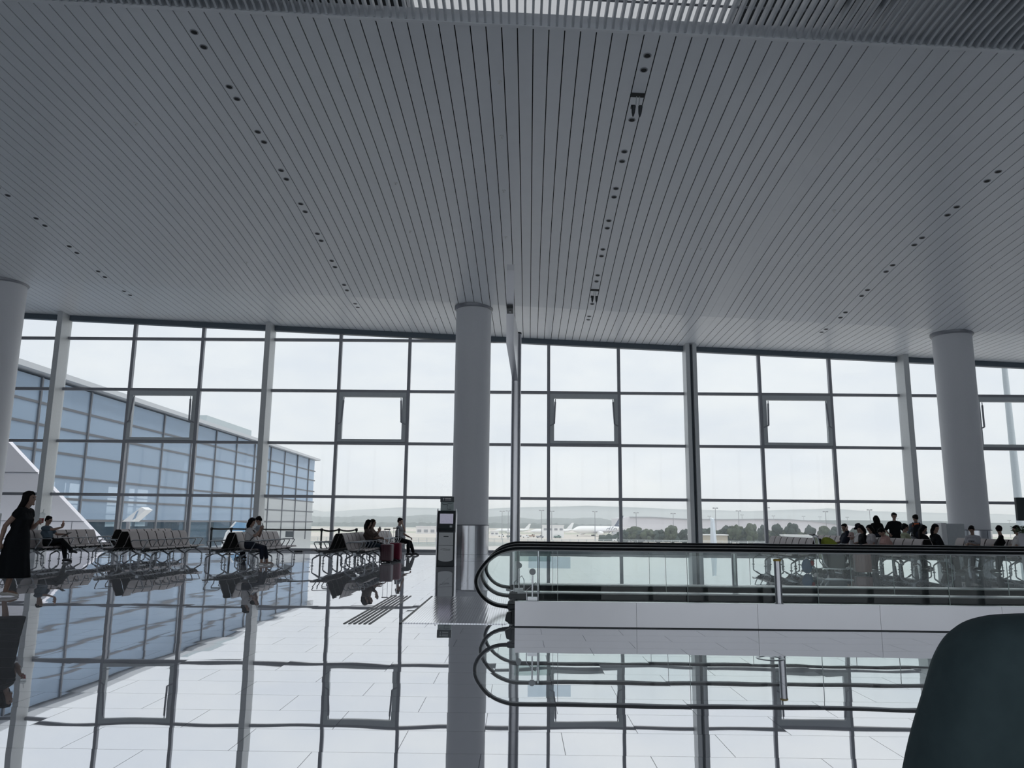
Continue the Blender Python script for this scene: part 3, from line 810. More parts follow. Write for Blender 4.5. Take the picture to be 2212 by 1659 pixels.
# ------------------------------------------------------------------ queue barrier
bp0 = None
POSTS = [(-11.22, 28.6, 'first from the left, behind the seated woman'), (-10.5, 28.6, 'second from the left'), (-7.2, 28.6, 'third from the left, behind the couple'), (-6.75, 29.4, 'fourth from the left'), (-6.28, 30.3, 'last on the right')]
for i, (x, y, lab) in enumerate(POSTS):
    if bp0 is None:
        bp0 = thing('barrier_post', 'x', 'queue post', group='belt barrier posts by the window')
        MB().lathe([(0.16, 0.0), (0.16, 0.012), (0.05, 0.03)], seg=24).build('base', M_DARK, bp0, smooth=True)
        MB().lathe([(0.032, 0.02), (0.032, 0.86)], seg=16).build('pole', M_DARK, bp0, smooth=True)
        MB().lathe([(0.045, 0.86), (0.05, 0.88), (0.05, 0.95), (0.035, 0.965)], seg=16).build('belt_head', M_RUBBER, bp0, smooth=True)
        o = bp0
    else:
        o = dup(bp0)
    o.location = (x, y, 0); o['label'] = 'black retractable belt post, ' + lab
for i in range(len(POSTS) - 1):
    a, b = POSTS[i], POSTS[i + 1]
    d = Vector((b[0] - a[0], b[1] - a[1], 0)); L = d.length; d.normalize(); n = Vector((-d.y, d.x, 0)) * 0.003
    pa, pb = Vector((a[0], a[1], 0)) + d * 0.052, Vector((b[0], b[1], 0)) - d * 0.052
    m = MB(); K = 8
    sag = 0.05 if i >= 2 else 0.012
    vs = []
    for k in range(K + 1):
        t = k / K; p = pa.lerp(pb, t); z = 0.915 - sag * 4 * t * (1 - t)
        for q, dz in ((p - n, -0.03), (p + n, -0.03), (p + n, 0.03), (p - n, 0.03)):
            vs.append((q.x, q.y, z + dz))
    fs = [(4 * k + j, 4 * k + (j + 1) % 4, 4 * k + 4 + (j + 1) % 4, 4 * k + 4 + j) for k in range(K) for j in range(4)] + [(3, 2, 1, 0), (4 * K, 4 * K + 1, 4 * K + 2, 4 * K + 3)]
    o = m.add(vs, fs).build('barrier_belt', M_RUBBER)
    tag(o, 'black barrier belt between the %s and %s posts from the left' % (['first', 'second', 'third', 'fourth'][i], ['second', 'third', 'fourth', 'last'][i]), 'barrier belt', 'barrier belts by the window')
# notice sheet stuck to the window, small box at the sill
o = MB().box((-9.72, W - 0.022, 0.56), (-9.38, W - 0.016, 0.80)).build('notice_sheet', mat('notice_paper', (0.50, 0.54, 0.56), 0.6)); tag(o, 'pale notice sheet on the window glass above the seated woman\'s bench', 'notice')
o = MB().box((-8.93, 31.3, 0.0), (-8.60, 31.42, 0.07)).build('sill_socket_box', M_DARK, bevel=0.01); tag(o, 'small dark socket box on the floor by the window foot', 'socket box')

# ------------------------------------------------------------------ people
REM = []
def remesh_later(o, vox, sm=2):
    m = o.modifiers.new('r', 'REMESH'); m.mode = 'VOXEL'; m.voxel_size = vox; m.use_smooth_shade = True
    s = o.modifiers.new('s', 'SMOOTH'); s.factor = 0.5; s.iterations = sm
    REM.append(o)
V = Vector
def ik(a, c, l1, l2, pole):
    a, c, pole = V(a), V(c), V(pole)
    d = c - a; L = min(d.length, (l1 + l2) * 0.999); d.normalize(); c = a + d * L
    x = (l1 * l1 - l2 * l2 + L * L) / (2 * L); h = math.sqrt(max(l1 * l1 - x * x, 0))
    p = pole - d * pole.dot(d)
    if p.length < 1e-4: p = V((0, 0, 1))
    return a + d * x + p.normalized() * h, c
SKIN = mat('skin', (0.36, 0.235, 0.185), 0.5, 0, 0.05)
HAIR = mat('hair_black', (0.010, 0.009, 0.010), 0.7, spec=0.15)
HAIRB = mat('hair_brown', (0.03, 0.022, 0.018), 0.7, spec=0.15)
SHOE = mat('shoe_dark', (0.03, 0.03, 0.035), 0.5)
EYEM = mat('eye_dark', (0.02, 0.015, 0.012), 0.3)
LIP = mat('lip', (0.33, 0.18, 0.155), 0.5)
def cloth(name, c, var=0.12): return mat('cloth_' + name, c, 0.85, 0, var, 25, 0.2)
def rot_head(yaw, pitch, tilt=0.0):
    return Matrix.Rotation(yaw, 3, 'Z') @ Matrix.Rotation(-pitch, 3, 'Y') @ Matrix.Rotation(tilt, 3, 'X')

def person(label, loc, rz, P):
    """P: pose and clothing. Local frame: +x forward, +y left, z up; loc is the ground point under the hips."""
    root = thing('person', label, 'person', loc, rz)
    s = P.get('s', 1.0)
    hip = V(P['hip']); neck = V(P['neck'])
    head = neck + V(P.get('head', (0.03, 0, 0.185))) * s
    Hr = rot_head(R(P.get('yaw', 0)), R(P.get('pitch', 0)), R(P.get('tilt', 0)))
    sw = P.get('sw', 0.165) * s
    ty = R(P.get('twist', 0))
    sd = V((-math.sin(ty), math.cos(ty), 0))
    shz = neck - V((0.0, 0, 0.055 * s))
    sh = {1: shz + sd * sw, -1: shz - sd * sw}
    hp = {1: hip + V((0, 0.088 * s, 0)), -1: hip - V((0, 0.088 * s, 0))}
    arm = {}; leg = {}
    for sgn, k in ((1, 'L'), (-1, 'R')):
        w = P.get('hand' + k)
        if w is None: w = sh[sgn] + V((0.02, sgn * 0.10, -0.53)) * s
        pole = V(P.get('elb' + k, (-0.6, sgn * 0.5, -0.6)))
        e, w = ik(sh[sgn], w, 0.285 * s, 0.25 * s, pole)
        arm[sgn] = (sh[sgn], e, w)
        a = V(P['foot' + k])
        pole = V(P.get('knee' + k, (1, sgn * 0.08, 0.2)))
        kn, a = ik(hp[sgn], a, 0.425 * s, 0.415 * s, pole)
        leg[sgn] = (hp[sgn], kn, a, V(P.get('toe' + k, (0.16, sgn * 0.03, -0.055))) * s)
    vox = P.get('vox', 0.009)
    T = lambda mb, pts, rs: mb.tube(pts, [r * s for r in rs], 10, caps='round')
    def torso(mb, inf=0.0, z0=0.0, wf=1.0):
        ch = neck - V((0, 0, 0.17 * s)); mid = hip.lerp(neck, 0.42)
        mid = mid + (ch - neck) * 0.0
        fat = P.get('fat', 1.0) * wf
        for o in (-1, 0, 1):
            T(mb, [hip + sd * (0.065 * s * o) + V((0, 0, z0)), mid + sd * (0.062 * s * o), ch + sd * (0.075 * s * o) , neck - V((0, 0, 0.085 * s)) + sd * (0.085 * s * o)],
              [0.105 * fat + inf, 0.098 * fat + inf, 0.108 * fat + inf, 0.058 + inf])
        T(mb, [sh[1], neck - V((0, 0, 0.03 * s)), sh[-1]], [0.052 + inf, 0.062 + inf, 0.052 + inf])
    body = MB()
    torso(body)
    T(body, [neck - V((0, 0, 0.05 * s)), head - Hr @ V((0.012, 0, 0.05)) * s], [0.056, 0.052])
    # head with a face
    def skull(p):
        z = p.z / 0.118
        if z < 0: p = V((p.x * (1 + 0.16 * z) + 0.012 * -z, p.y * (1 + 0.26 * z), p.z))
        return p
    hs = s * P.get('hs', 1.0)
    body.ball(head, (0.096 * hs, 0.075 * hs, 0.118 * hs), 18, 14, Hr, skull)
    hpt = lambda x, y, z: head + Hr @ (V((x, y, z)) * hs)
    body.tube([hpt(0.086, 0, 0.018), hpt(0.101, 0, -0.022), hpt(0.090, 0, -0.032)], [0.008 * hs, 0.011 * hs, 0.009 * hs], 8, caps='round')
    body.tube([hpt(0.086, 0.042, 0.03), hpt(0.094, 0, 0.034), hpt(0.086, -0.042, 0.03)], 0.010 * hs, 8, caps='round')
    body.ball(hpt(0.070, 0, -0.095), (0.022 * hs, 0.026 * hs, 0.020 * hs), 10, 6)
    body.tube([hpt(0.076, 0.018, -0.060), hpt(0.083, 0, -0.060), hpt(0.076, -0.018, -0.060)], 0.008 * hs, 8, caps='round')
    for q in (1, -1):
        body.ball(hpt(-0.008, q * 0.076, -0.008), (0.020 * hs, 0.010 * hs, 0.032 * hs), 10, 6, Hr)
    hands = {}
    for sgn in (1, -1):
        a, e, w = arm[sgn]
        T(body, [a, a.lerp(e, 0.45), e, e.lerp(w, 0.35), w], [0.050, 0.045, 0.037, 0.037, 0.026])
        d = (w - e).normalized()
        k = 'L' if sgn == 1 else 'R'
        hd = V(P.get('hdir' + k, d)).normalized()          # where the fingers point
        pn = V(P.get('palm' + k, (0, -sgn, -0.2)))         # palm normal
        pn = (pn - hd * pn.dot(hd)).normalized()
        sdv = hd.cross(pn).normalized()                    # across the palm
        th = P.get('thumb' + k, 1)
        base = w + hd * 0.018 * s
        for c in (-0.027, -0.009, 0.009, 0.027):
            T(body, [base + sdv * c * s * 0.6, base + hd * 0.070 * s + sdv * c * s], [0.017, 0.013])
        curl = P.get('curl' + k, 0.55)
        for c, ln in ((-0.030, 0.062), (-0.010, 0.076), (0.010, 0.082), (0.030, 0.072)):
            p0 = base + hd * 0.070 * s + sdv * c * s
            pts = [p0]; an = 0.15
            for q, fr in enumerate((0.45, 0.32, 0.25)):
                an += curl * (0.75 if q == 0 else 0.95)
                dr = hd * math.cos(an) + pn * math.sin(an)
                p0 = p0 + dr * ln * fr * s; pts.append(p0)
            T(body, pts, [0.0098, 0.0092, 0.0086, 0.0076])
        tb = base + hd * 0.018 * s + sdv * 0.026 * th * s
        td = (hd * 0.62 + sdv * 0.62 * th + pn * 0.5).normalized()
        T(body, [tb - td * 0.02 * s, tb + td * 0.030 * s, tb + (td * 0.6 + hd * 0.5 + pn * 0.2).normalized() * 0.060 * s], [0.015, 0.012, 0.009])
        hands[sgn] = (base + hd * 0.075 * s + pn * 0.03 * s, hd, pn, sdv)
        hq, kn, an_, toe = leg[sgn]
        T(body, [hq, hq.lerp(kn, 0.5), kn, kn.lerp(an_, 0.3), an_], [0.088, 0.074, 0.054, 0.054, 0.036])
        td = toe.normalized()
        T(body, [an_ + V((-0.035, 0, -0.045)) * s, an_ + toe * 0.55, an_ + toe], [0.034, 0.034, 0.024])
    bo = body.build('body', SKIN, root)
    remesh_later(bo, P.get('bvox', 0.0075))
    # eyes and lips
    if P.get('face', True):
        em = MB()
        for q in (1, -1): em.ball(hpt(0.081, q * 0.031, 0.010), (0.010 * hs, 0.014 * hs, 0.008 * hs), 8, 6, Hr)
        em.build('eyes', EYEM, root, smooth=True)
        MB().tube([hpt(0.080, 0.016, -0.060), hpt(0.0865, 0, -0.060), hpt(0.080, -0.016, -0.060)], 0.005 * hs, 8, caps='round').build('lips', LIP, root, smooth=True)
    # hair
    h = MB(); style = P.get('hair', 'short')
    def cap(rx, ry, rz_, off, lowf, lowb):
        def fn(p):
            lim = lerp(lowb, lowf, (p.x + 0.10) / 0.20)
            if p.z < lim: p = V((p.x, p.y, lim))
            return p * hs
        h.ball(hpt(*off), (rx, ry, rz_), 20, 14, Hr, fn)
    cap(0.101, 0.083, 0.117, (-0.012, 0, 0.014), 0.062, -0.105)
    hg_ = random.Random(int(abs(head.x * 913 + loc[0] * 577 + loc[1] * 131)) + 5)
    for q in range(16):                                  # uneven hairline and crown
        an = hg_.uniform(-2.6, 2.6); el = hg_.uniform(0.1, 1.1)
        d_ = V((math.cos(an) * math.cos(el), math.sin(an) * math.cos(el), math.sin(el)))
        if d_.x > 0.3 and el < 0.5: d_.z = max(d_.z, 0.55)
        h.ball(hpt(-0.012 + 0.088 * d_.x, 0.074 * d_.y, 0.014 + 0.104 * d_.z), (0.030 * hs, 0.030 * hs, 0.024 * hs), 8, 6)
    for q in (1, -1):
        T(h, [hpt(0.028, q * 0.074, 0.040), hpt(0.020, q * 0.078, -0.002)], [0.016, 0.010])
    if style == 'short':
        h.ball(hpt(-0.03, 0, 0.085), (0.075 * hs, 0.07 * hs, 0.05 * hs), 12, 8, Hr)
    if style in ('long', 'bob'):
        ln = P.get('hairlen', 0.36 if style == 'long' else 0.15) * s
        bd = V(P.get('hairback', (-0.10, 0, -1))).normalized()
        for q in (-0.062, -0.035, 0.0, 0.035, 0.062):
            p0 = hpt(-0.055 + abs(q) * 0.5, q * 1.15, 0.03); p1 = hpt(-0.085 + abs(q) * 0.6, q * 1.25, -0.07)
            T(h, [p0, p1, p1 + bd * ln * 0.5 + V((0, q * 0.2, 0)), p1 + bd * ln * (1 - abs(q))], [0.042, 0.046, 0.046, 0.022])
        for q in (1, -1):
            T(h, [hpt(0.03, q * 0.074, 0.045), hpt(0.01, q * 0.088, -0.04), hpt(-0.03, q * 0.09, -0.12)], [0.020, 0.026, 0.02])
    if style == 'bun':
        h.ball(hpt(-0.105, 0, 0.02), 0.042 * hs, 12, 8)
    if style == 'tail':
        T(h, [hpt(-0.10, 0, 0.04), hpt(-0.135, 0, -0.03), hpt(-0.12, 0, -0.16)], [0.03, 0.035, 0.015])
    ho = h.build('hair', P.get('haircol', HAIR), root)
    remesh_later(ho, 0.010, 1)
    if P.get('hat'):
        hm = MB()
        hm.lathe([(0.100 * hs, -0.02), (0.098 * hs, 0.05), (0.075 * hs, 0.095), (0.03 * hs, 0.108)], seg=24, sx=1.05, sy=0.9)
        if P.get('brim') == 'all': hm.lathe([(0.098 * hs, -0.018), (0.150 * hs, -0.045), (0.150 * hs, -0.040), (0.098 * hs, -0.008)], seg=24)
        else: hm.tube([(0.07, 0, -0.015), (0.165, 0, -0.025)], [0.05, 0.035], 12)
        ho = hm.build('hat', P['hat'], root, smooth=True); ho.location = hpt(-0.005, 0, 0.045); ho.rotation_euler = Hr.to_euler()
    # clothing shells
    tp = P.get('top')
    if tp:
        c = MB(); torso(c, 0.014, P.get('tophem', -0.02) * s)
        f = P.get('sleeve', 0.30)
        for sgn in (1, -1):
            a, e, w = arm[sgn]
            pts, rs = [a, a.lerp(e, 0.5)], [0.066, 0.062]
            if f <= 0.5: pts[1] = a.lerp(e, f * 2)
            else:
                pts += [e, e.lerp(w, (f - 0.5) * 2)]; rs += [0.052, 0.040]
            T(c, pts, rs)
        if P.get('collar'):
            T(c, [neck - V((0, 0, 0.03 * s)), neck + V((0, 0, 0.02 * s))], [0.074, 0.068])
        co = c.build(P.get('topname', 'shirt'), tp, root)
        remesh_later(co, 0.011, 2)
    tr = P.get('trousers')
    if tr:
        c = MB(); f = P.get('trlen', 0.95)
        T(c, [hip + sd * 0.07 * s + (neck - hip) * 0.20, hp[1]], [0.122, 0.122]); T(c, [hip - sd * 0.07 * s + (neck - hip) * 0.20, hp[-1]], [0.122, 0.122])
        T(c, [hip + (neck - hip) * 0.20, hip], [0.118, 0.118])
        for sgn in (1, -1):
            hq, kn, a, toe = leg[sgn]
            if f > 0.5:
                T(c, [hq, hq.lerp(kn, 0.5), kn, kn.lerp(a, 0.35), kn.lerp(a, (f - 0.5) * 2)], [0.112, 0.096, 0.076, 0.074, 0.058])
            else:
                T(c, [hq, hq.lerp(kn, f), hq.lerp(kn, f * 2)], [0.108, 0.098, 0.084])
        co = c.build('trousers' if f > 0.5 else 'shorts', tr, root); remesh_later(co, 0.011, 2)
    sk = P.get('skirt')
    if sk:
        c = MB(); rings = P['skirtrings']; seg = 26; vs = []
        for (cx, cy, z, rx, ry) in rings:
            for k in range(seg):
                an = 2 * math.pi * k / seg; fl = 1 + 0.035 * math.sin(an * 7) * (1 if z < 0.75 else 0)
                vs.append((cx + rx * fl * math.cos(an), cy + ry * fl * math.sin(an), z))
        m = len(rings)
        c.add(vs, [(i * seg + k, (i + 1) * seg + k, (i + 1) * seg + (k + 1) % seg, i * seg + (k + 1) % seg) for i in range(m - 1) for k in range(seg)] + [tuple(range(seg)), tuple(range(m * seg - 1, (m - 1) * seg - 1, -1))])
        torso(c, 0.012)
        for sgn in (1, -1):
            a, e, w = arm[sgn]; T(c, [a, a.lerp(e, 0.22)], [0.066, 0.064])
        co = c.build('dress', sk, root); remesh_later(co, 0.011, 2)
    if P.get('shoes', True):
        for sgn in (1, -1):
            hq, kn, a, toe = leg[sgn]
            c = MB()
            lo = V((0, 0, (-0.014 if P.get('lowshoe') else -0.006) * s))
            T(c, [a + V((-0.045, 0, -0.045)) * s, a + toe * 0.5 + lo, a + toe * 1.08 + lo], [0.042, 0.044, 0.032] if not P.get('lowshoe') else [0.037, 0.037, 0.028])
            if not P.get('lowshoe'): T(c, [a + V((0, 0, -0.03)) * s, a + V((0, 0, 0.02)) * s], [0.044, 0.044])
            co = c.build('shoe', P.get('shoecol', SHOE), root); remesh_later(co, 0.010, 2)
    return root, dict(hands=hands, head=head, Hr=Hr, arm=arm, leg=leg, neck=neck, hip=hip, root=root)
def world(info, p):
    rz = info['root'].rotation_euler.z
    return Matrix.Rotation(rz, 3, 'Z') @ V(p) + info['root'].location

def prop_box(name, size, mtl, label, cat, loc, rot=(0, 0, 0), bevel=0.004):
    a = V(size) / 2
    o = MB().box(tuple(-a), tuple(a)).build(name, mtl, None, loc, bevel=bevel)
    o.rotation_euler = rot
    return tag(o, label, cat)
M_PHONE = mat('phone_black', (0.015, 0.016, 0.018), 0.2)

C_BLACK = cloth('black', (0.010, 0.012, 0.015)); C_NAVY = cloth('navy', (0.02, 0.025, 0.04)); C_WHITE = cloth('white', (0.62, 0.60, 0.60))
C_JEAN = cloth('jeans', (0.035, 0.055, 0.075)); C_GREYBLUE = cloth('grey_blue', (0.10, 0.14, 0.18)); C_PINK = cloth('pink', (0.52, 0.33, 0.30))
C_BROWN = cloth('brown', (0.10, 0.075, 0.065)); C_GREY = cloth('grey', (0.30, 0.31, 0.33)); C_ORANGE = cloth('orange', (0.60, 0.16, 0.08)); C_LIME = cloth('lime', (0.30, 0.34, 0.05))

# walking woman in the long black dress
pr, inf = person('person in a black knee-length dress with long black hair, walking with a drink', (-8.03, 12.6, 0), R(4), dict(
    s=0.98, hip=(-0.02, 0, 0.90), neck=(0.03, 0, 1.39), head=(0.05, 0, 0.16), pitch=3, hair='long', hairlen=0.40, hairback=(-0.42, 0, -1), bvox=0.006,
    handL=(0.235, 0.04, 1.16), elbL=(-0.3, 0.5, -0.9), hdirL=(0.7, -0.25, 0.35), palmL=(0.25, -0.95, 0.2), curlL=0.75,
    handR=(-0.17, -0.21, 0.87), elbR=(-1.0, -0.25, 0.0), curlR=0.8,
    footL=(-0.17, 0.09, 0.085), footR=(-0.37, -0.09, 0.17), kneeR=(1, 0, 0), toeR=(0.12, 0, -0.12), toeL=(0.165, 0.03, -0.055),
    skirt=C_BLACK, skirtrings=[(-0.015, 0, 0.30, 0.235, 0.20), (-0.02, 0, 0.45, 0.215, 0.19), (-0.04, 0, 0.65, 0.205, 0.185), (-0.03, 0, 0.85, 0.178, 0.195), (-0.025, 0, 0.95, 0.165, 0.185), (-0.01, 0, 1.05, 0.13, 0.15), (0, 0, 1.12, 0.11, 0.13)],
    shoecol=mat('sandal_white', (0.7, 0.68, 0.66), 0.5), lowshoe=True))
hc, hd, pn, sv = inf['hands'][1]
cupc = world(inf, hc) + V((0.01, 0.01, 0.02))
cup = thing('drink_cup', 'clear plastic cup with red drink held by the walking woman in black', 'cup', cupc)
MB().lathe([(0.030, -0.06), (0.042, 0.075), (0.044, 0.075), (0.044, 0.08)], seg=20).build('cup_wall', G_CUP, cup, smooth=True)
MB().lathe([(0.028, -0.057), (0.035, 0.02)], seg=20).build('drink', mat('red_drink', (0.50, 0.05, 0.04), 0.3), cup, smooth=True)
MB().lathe([(0.046, 0.08), (0.046, 0.086), (0.036, 0.105), (0.012, 0.112)], seg=20).build('lid', G_CUP, cup, smooth=True)
MB().tube([(0.005, 0, 0.10), (0.02, 0, 0.17)], 0.004, 8).build('straw', M_WHITE, cup, smooth=True)
hc, hd, pn, sv = inf['hands'][-1]
hb = world(inf, hc)
hbag = thing('handbag', 'black handbag hanging from the hand of the walking woman in black', 'bag', (hb.x - 0.02, hb.y + 0.0, hb.z - 0.02))
MB().hexa([(-0.30, -0.05, -0.27), (-0.02, -0.05, -0.31), (-0.02, 0.05, -0.31), (-0.30, 0.05, -0.27), (-0.24, -0.03, -0.03), (-0.03, -0.03, -0.06), (-0.03, 0.03, -0.06), (-0.24, 0.03, -0.03)]).build('bag_body', C_BLACK, hbag, bevel=0.02)
MB().tube([(-0.20, 0, -0.05), (-0.10, 0, 0.01), (0.0, 0, 0.01), (0.02, 0, -0.03), (-0.04, 0, -0.10)], 0.008, 8).build('strap', C_BLACK, hbag, smooth=True)

# seated poses; loc is the ground point under the hips, facing +x
def sit(**k):
    d = dict(s=0.96, hip=(0.0, 0, 0.535), neck=(-0.10, 0, 1.00), footL=(0.50, 0.10, 0.085), footR=(0.46, -0.10, 0.085),
             handL=(0.26, 0.10, 0.66), handR=(0.26, -0.10, 0.66), elbL=(-0.5, 0.5, -0.6), elbR=(-0.5, -0.5, -0.6), palmL=(0, 0, -1), palmR=(0, 0, -1), vox=0.011)
    d.update(k); return d
# man with tablet, leg crossed, one hand raised with a phone
pr, inf = person('person in a grey-blue tee with legs crossed, reading a tablet, one hand raised', (-13.62, 22.72, 0), 0, sit(
    top=C_GREYBLUE, trousers=C_BLACK, pitch=-12, handL=(0.33, 0.14, 0.78), handR=(0.38, -0.05, 0.98), elbR=(0.0, -0.7, -0.7), hdirR=(0.2, 0, 1), palmR=(-0.5, 0.6, 0),
    footR=(0.66, 0.06, 0.33), kneeR=(0.6, -0.1, 0.8), footL=(0.50, 0.05, 0.085)))
hw = world(inf, inf['hands'][1][0]); prop_box('tablet', (0.24, 0.17, 0.012), M_PHONE, 'black tablet held by the seated man with crossed legs', 'tablet', (hw.x + 0.05, hw.y - 0.05, hw.z + 0.02), (0, R(-32), 0))
hw = world(inf, inf['hands'][-1][0]); prop_box('phone', (0.010, 0.075, 0.15), mat('phone_orange', (0.45, 0.16, 0.10), 0.4), 'orange-cased phone in the raised hand of the man with crossed legs', 'phone', (hw.x + 0.01, hw.y, hw.z + 0.02), (0, R(-8), 0))
# woman in white shirt with phone
pr, inf = person('person in a white short-sleeved top and dark trousers, holding a phone in both hands', (-7.60, 22.17, 0), 0, sit(
    top=C_WHITE, trousers=C_NAVY, sleeve=0.30, pitch=-14, neck=(0.0, 0, 1.01), hair='bob', handL=(0.30, 0.05, 0.97), handR=(0.30, -0.05, 0.97), elbL=(0.1, 0.5, -0.9), elbR=(0.1, -0.5, -0.9),
    hdirL=(0.5, 0, 0.85), hdirR=(0.5, 0, 0.85), palmL=(-0.4, -0.8, 0), palmR=(-0.4, 0.8, 0), trlen=0.85, shoes=True, lowshoe=True, shoecol=mat('sandal_white', (0.7, 0.68, 0.66)), footL=(0.50, 0.10, 0.085), footR=(0.40, -0.08, 0.085)))
hl, hr_ = world(inf, inf['hands'][1][0]), world(inf, inf['hands'][-1][0])
hw = (hl + hr_) / 2; prop_box('phone', (0.010, 0.075, 0.15), M_PHONE, 'black phone held up by the woman in the white top', 'phone', (hw.x + 0.02, hw.y, hw.z + 0.03), (0, R(-20), 0))
m = MB(); m.tube([(-7.63, 22.25, 1.02), (-7.50, 22.20, 0.93), (-7.45, 22.10, 0.80), (-7.55, 22.02, 0.66)], 0.012, 8)
tag(m.build('bag_strap', C_BLACK, None, smooth=True), 'dark bag strap across the chest of the woman in the white top', 'strap')
person('person in a pale shirt behind the white-topped one, head bowed and turned away', (-8.44, 25.45, 0), R(180), sit(s=1.0, top=cloth('pale_blue', (0.32, 0.36, 0.40)), trousers=C_NAVY, neck=(0.0, 0, 1.05), pitch=-25, face=False))
# couple
pr, inf = person('person with long dark hair leaning on the neighbour, filming with a dark phone', (-4.62, 24.37, 0), 0, sit(
    s=0.94, top=C_BROWN, trousers=C_JEAN, sleeve=0.8, hair='bob', pitch=-10, yaw=18, handL=(0.26, 0.08, 0.93), handR=(0.26, -0.04, 0.93), elbL=(0.1, 0.4, -0.9), elbR=(0.1, -0.4, -0.9), hdirL=(0.4, 0, 0.9), hdirR=(0.4, 0, 0.9), palmL=(-0.4, -0.8, 0), palmR=(-0.4, 0.8, 0)))
hw = (world(inf, inf['hands'][1][0]) + world(inf, inf['hands'][-1][0])) / 2
prop_box('camera_phone', (0.03, 0.13, 0.085), M_PHONE, 'dark camera phone held by the seated couple', 'phone', (hw.x + 0.02, hw.y, hw.z + 0.02), (0, R(-15), 0))
person('person with brown hair sitting close behind the one filming, arm around them', (-4.58, 24.92, 0), 0, sit(
    s=0.98, top=cloth('taupe', (0.16, 0.12, 0.10)), trousers=C_BLACK, sleeve=0.5, hair='bob', haircol=HAIRB, pitch=-8, yaw=-20, handR=(0.20, -0.22, 0.74), handL=(0.30, 0.06, 0.68), footL=(0.62, 0.12, 0.085), footR=(0.58, -0.02, 0.085)))
# man resting chin
pr, inf = person('person in a grey polo resting the chin on one hand, near the kiosk', (-4.55, 29.62, 0), R(-8), sit(
    s=1.02, top=C_GREY, trousers=C_BLACK, sleeve=0.32, neck=(0.02, 0, 1.06), pitch=-4, handR=(0.17, -0.03, 1.10), elbR=(0.4, -0.4, -0.9), hdirR=(-0.25, 0.1, 0.95), palmR=(-0.9, 0.2, 0), curlR=0.9,
    handL=(0.40, 0.10, 0.665), footL=(0.58, 0.10, 0.085), footR=(0.42, -0.10, 0.085)))
def sit_r(x, y): return (x + 0.42, y, 0)
def sit_l(x, y): return (x - 0.42, y, 0)
LF = R(180)
FB, GB = 11.26, 14.26
# --- right-hand group
person('person in a dark tee with one arm raised behind the head', sit_l(FB, 26.55), LF, sit(s=1.0, top=C_NAVY, trousers=C_BLACK, pitch=-4, yaw=25, handL=(-0.12, 0.13, 1.20), elbL=(0.5, 0.9, 0.8), hdirL=(-0.3, -0.9, 0.1), palmL=(0.8, 0, -0.3), curlL=0.5))
person('small child in a pink sun hat standing between the seated people', (10.42, 24.9, 0), R(-35), dict(
    s=0.62, hs=1.25, hip=(0, 0, 0.50), neck=(0.0, 0, 0.79), footL=(0.0, 0.06, 0.055), footR=(0.02, -0.06, 0.055), top=C_WHITE, trousers=C_PINK, trlen=0.4, hat=cloth('hat_pink', (0.55, 0.40, 0.38)), brim='all', pitch=-5, bvox=0.007))
person('person in a dark cap seated beside the child in the pink hat', sit_l(FB, 25.45), LF, sit(top=C_WHITE, trousers=C_BLACK, hat=cloth('cap_dark', (0.02, 0.022, 0.03)), pitch=-16, yaw=20))
person('person in black with bobbed hair leaning forward beside the cap wearer', sit_l(FB, 24.90), LF, sit(top=C_BLACK, sleeve=0.85, trousers=C_BLACK, neck=(0.05, 0, 0.98), hair='bob', pitch=-25))
person('person in a pale grey top looking down, beside the one in black', sit_l(FB, 24.36), LF, sit(s=0.94, top=cloth('pale_grey', (0.45, 0.43, 0.45)), trousers=C_NAVY, hair='bob', neck=(0.02, 0, 0.99), pitch=-22))
person('person with long black hair standing with the back turned, in black', (12.38, 27.4, 0), R(95), dict(
    s=0.94, hip=(0, 0, 0.87), neck=(-0.01, 0, 1.335), head=(0.03, 0, 0.16), footL=(0.02, 0.09, 0.085), footR=(-0.02, -0.09, 0.085), top=C_BLACK, sleeve=0.5, trousers=C_NAVY, hair='long', hairlen=0.42, pitch=-8, handL=(0.16, 0.12, 0.95), handR=(0.16, -0.12, 0.95), face=False))
person('person in a loose black tee standing and facing the hall, short dark hair', (13.0, 27.4, 0), R(-100), dict(
    s=0.985, hip=(0, 0, 0.91), neck=(0.0, 0, 1.40), footL=(0.0, 0.11, 0.085), footR=(0.0, -0.11, 0.085), top=C_BLACK, tophem=-0.08, sleeve=0.42, trousers=C_NAVY, fat=1.15, pitch=-6, handL=(0.14, 0.24, 0.98), handR=(0.14, -0.24, 0.98)))
pr, inf = person('person with an orange collar standing with the back turned, wearing a black backpack', (13.04, 26.0, 0), R(75), dict(
    s=0.94, hip=(0, 0, 0.87), neck=(0.0, 0, 1.335), footL=(0.0, 0.1, 0.085), footR=(0.0, -0.1, 0.085), top=cloth('mottled_grey', (0.16, 0.19, 0.22), 0.6), sleeve=0.5, trousers=C_GREY, collar=True, face=False, yaw=30, pitch=-10, handL=(0.10, 0.22, 0.85), handR=(0.18, -0.2, 0.95)))
m = MB(); nk = inf['neck']
m.lathe([(0.15, -0.10), (0.125, -0.03), (0.085, 0.015), (0.080, 0.02)], seg=24, sx=0.8, sy=1.15)
m.build('orange_collar', C_ORANGE, pr, nk, smooth=True)['label'] = 'bright orange collar'
bp = thing('backpack', 'black backpack on the back of the person with the orange collar', 'bag', (13.04, 26.0, 0), R(75))
m = MB().ball((-0.235, 0.0, 1.08), (0.105, 0.165, 0.235), 16, 12); m.build('pack_body', C_BLACK, bp, smooth=True)
m = MB().ball((-0.33, 0.0, 0.98), (0.05, 0.12, 0.11), 14, 10); m.build('front_pocket', C_NAVY, bp, smooth=True)
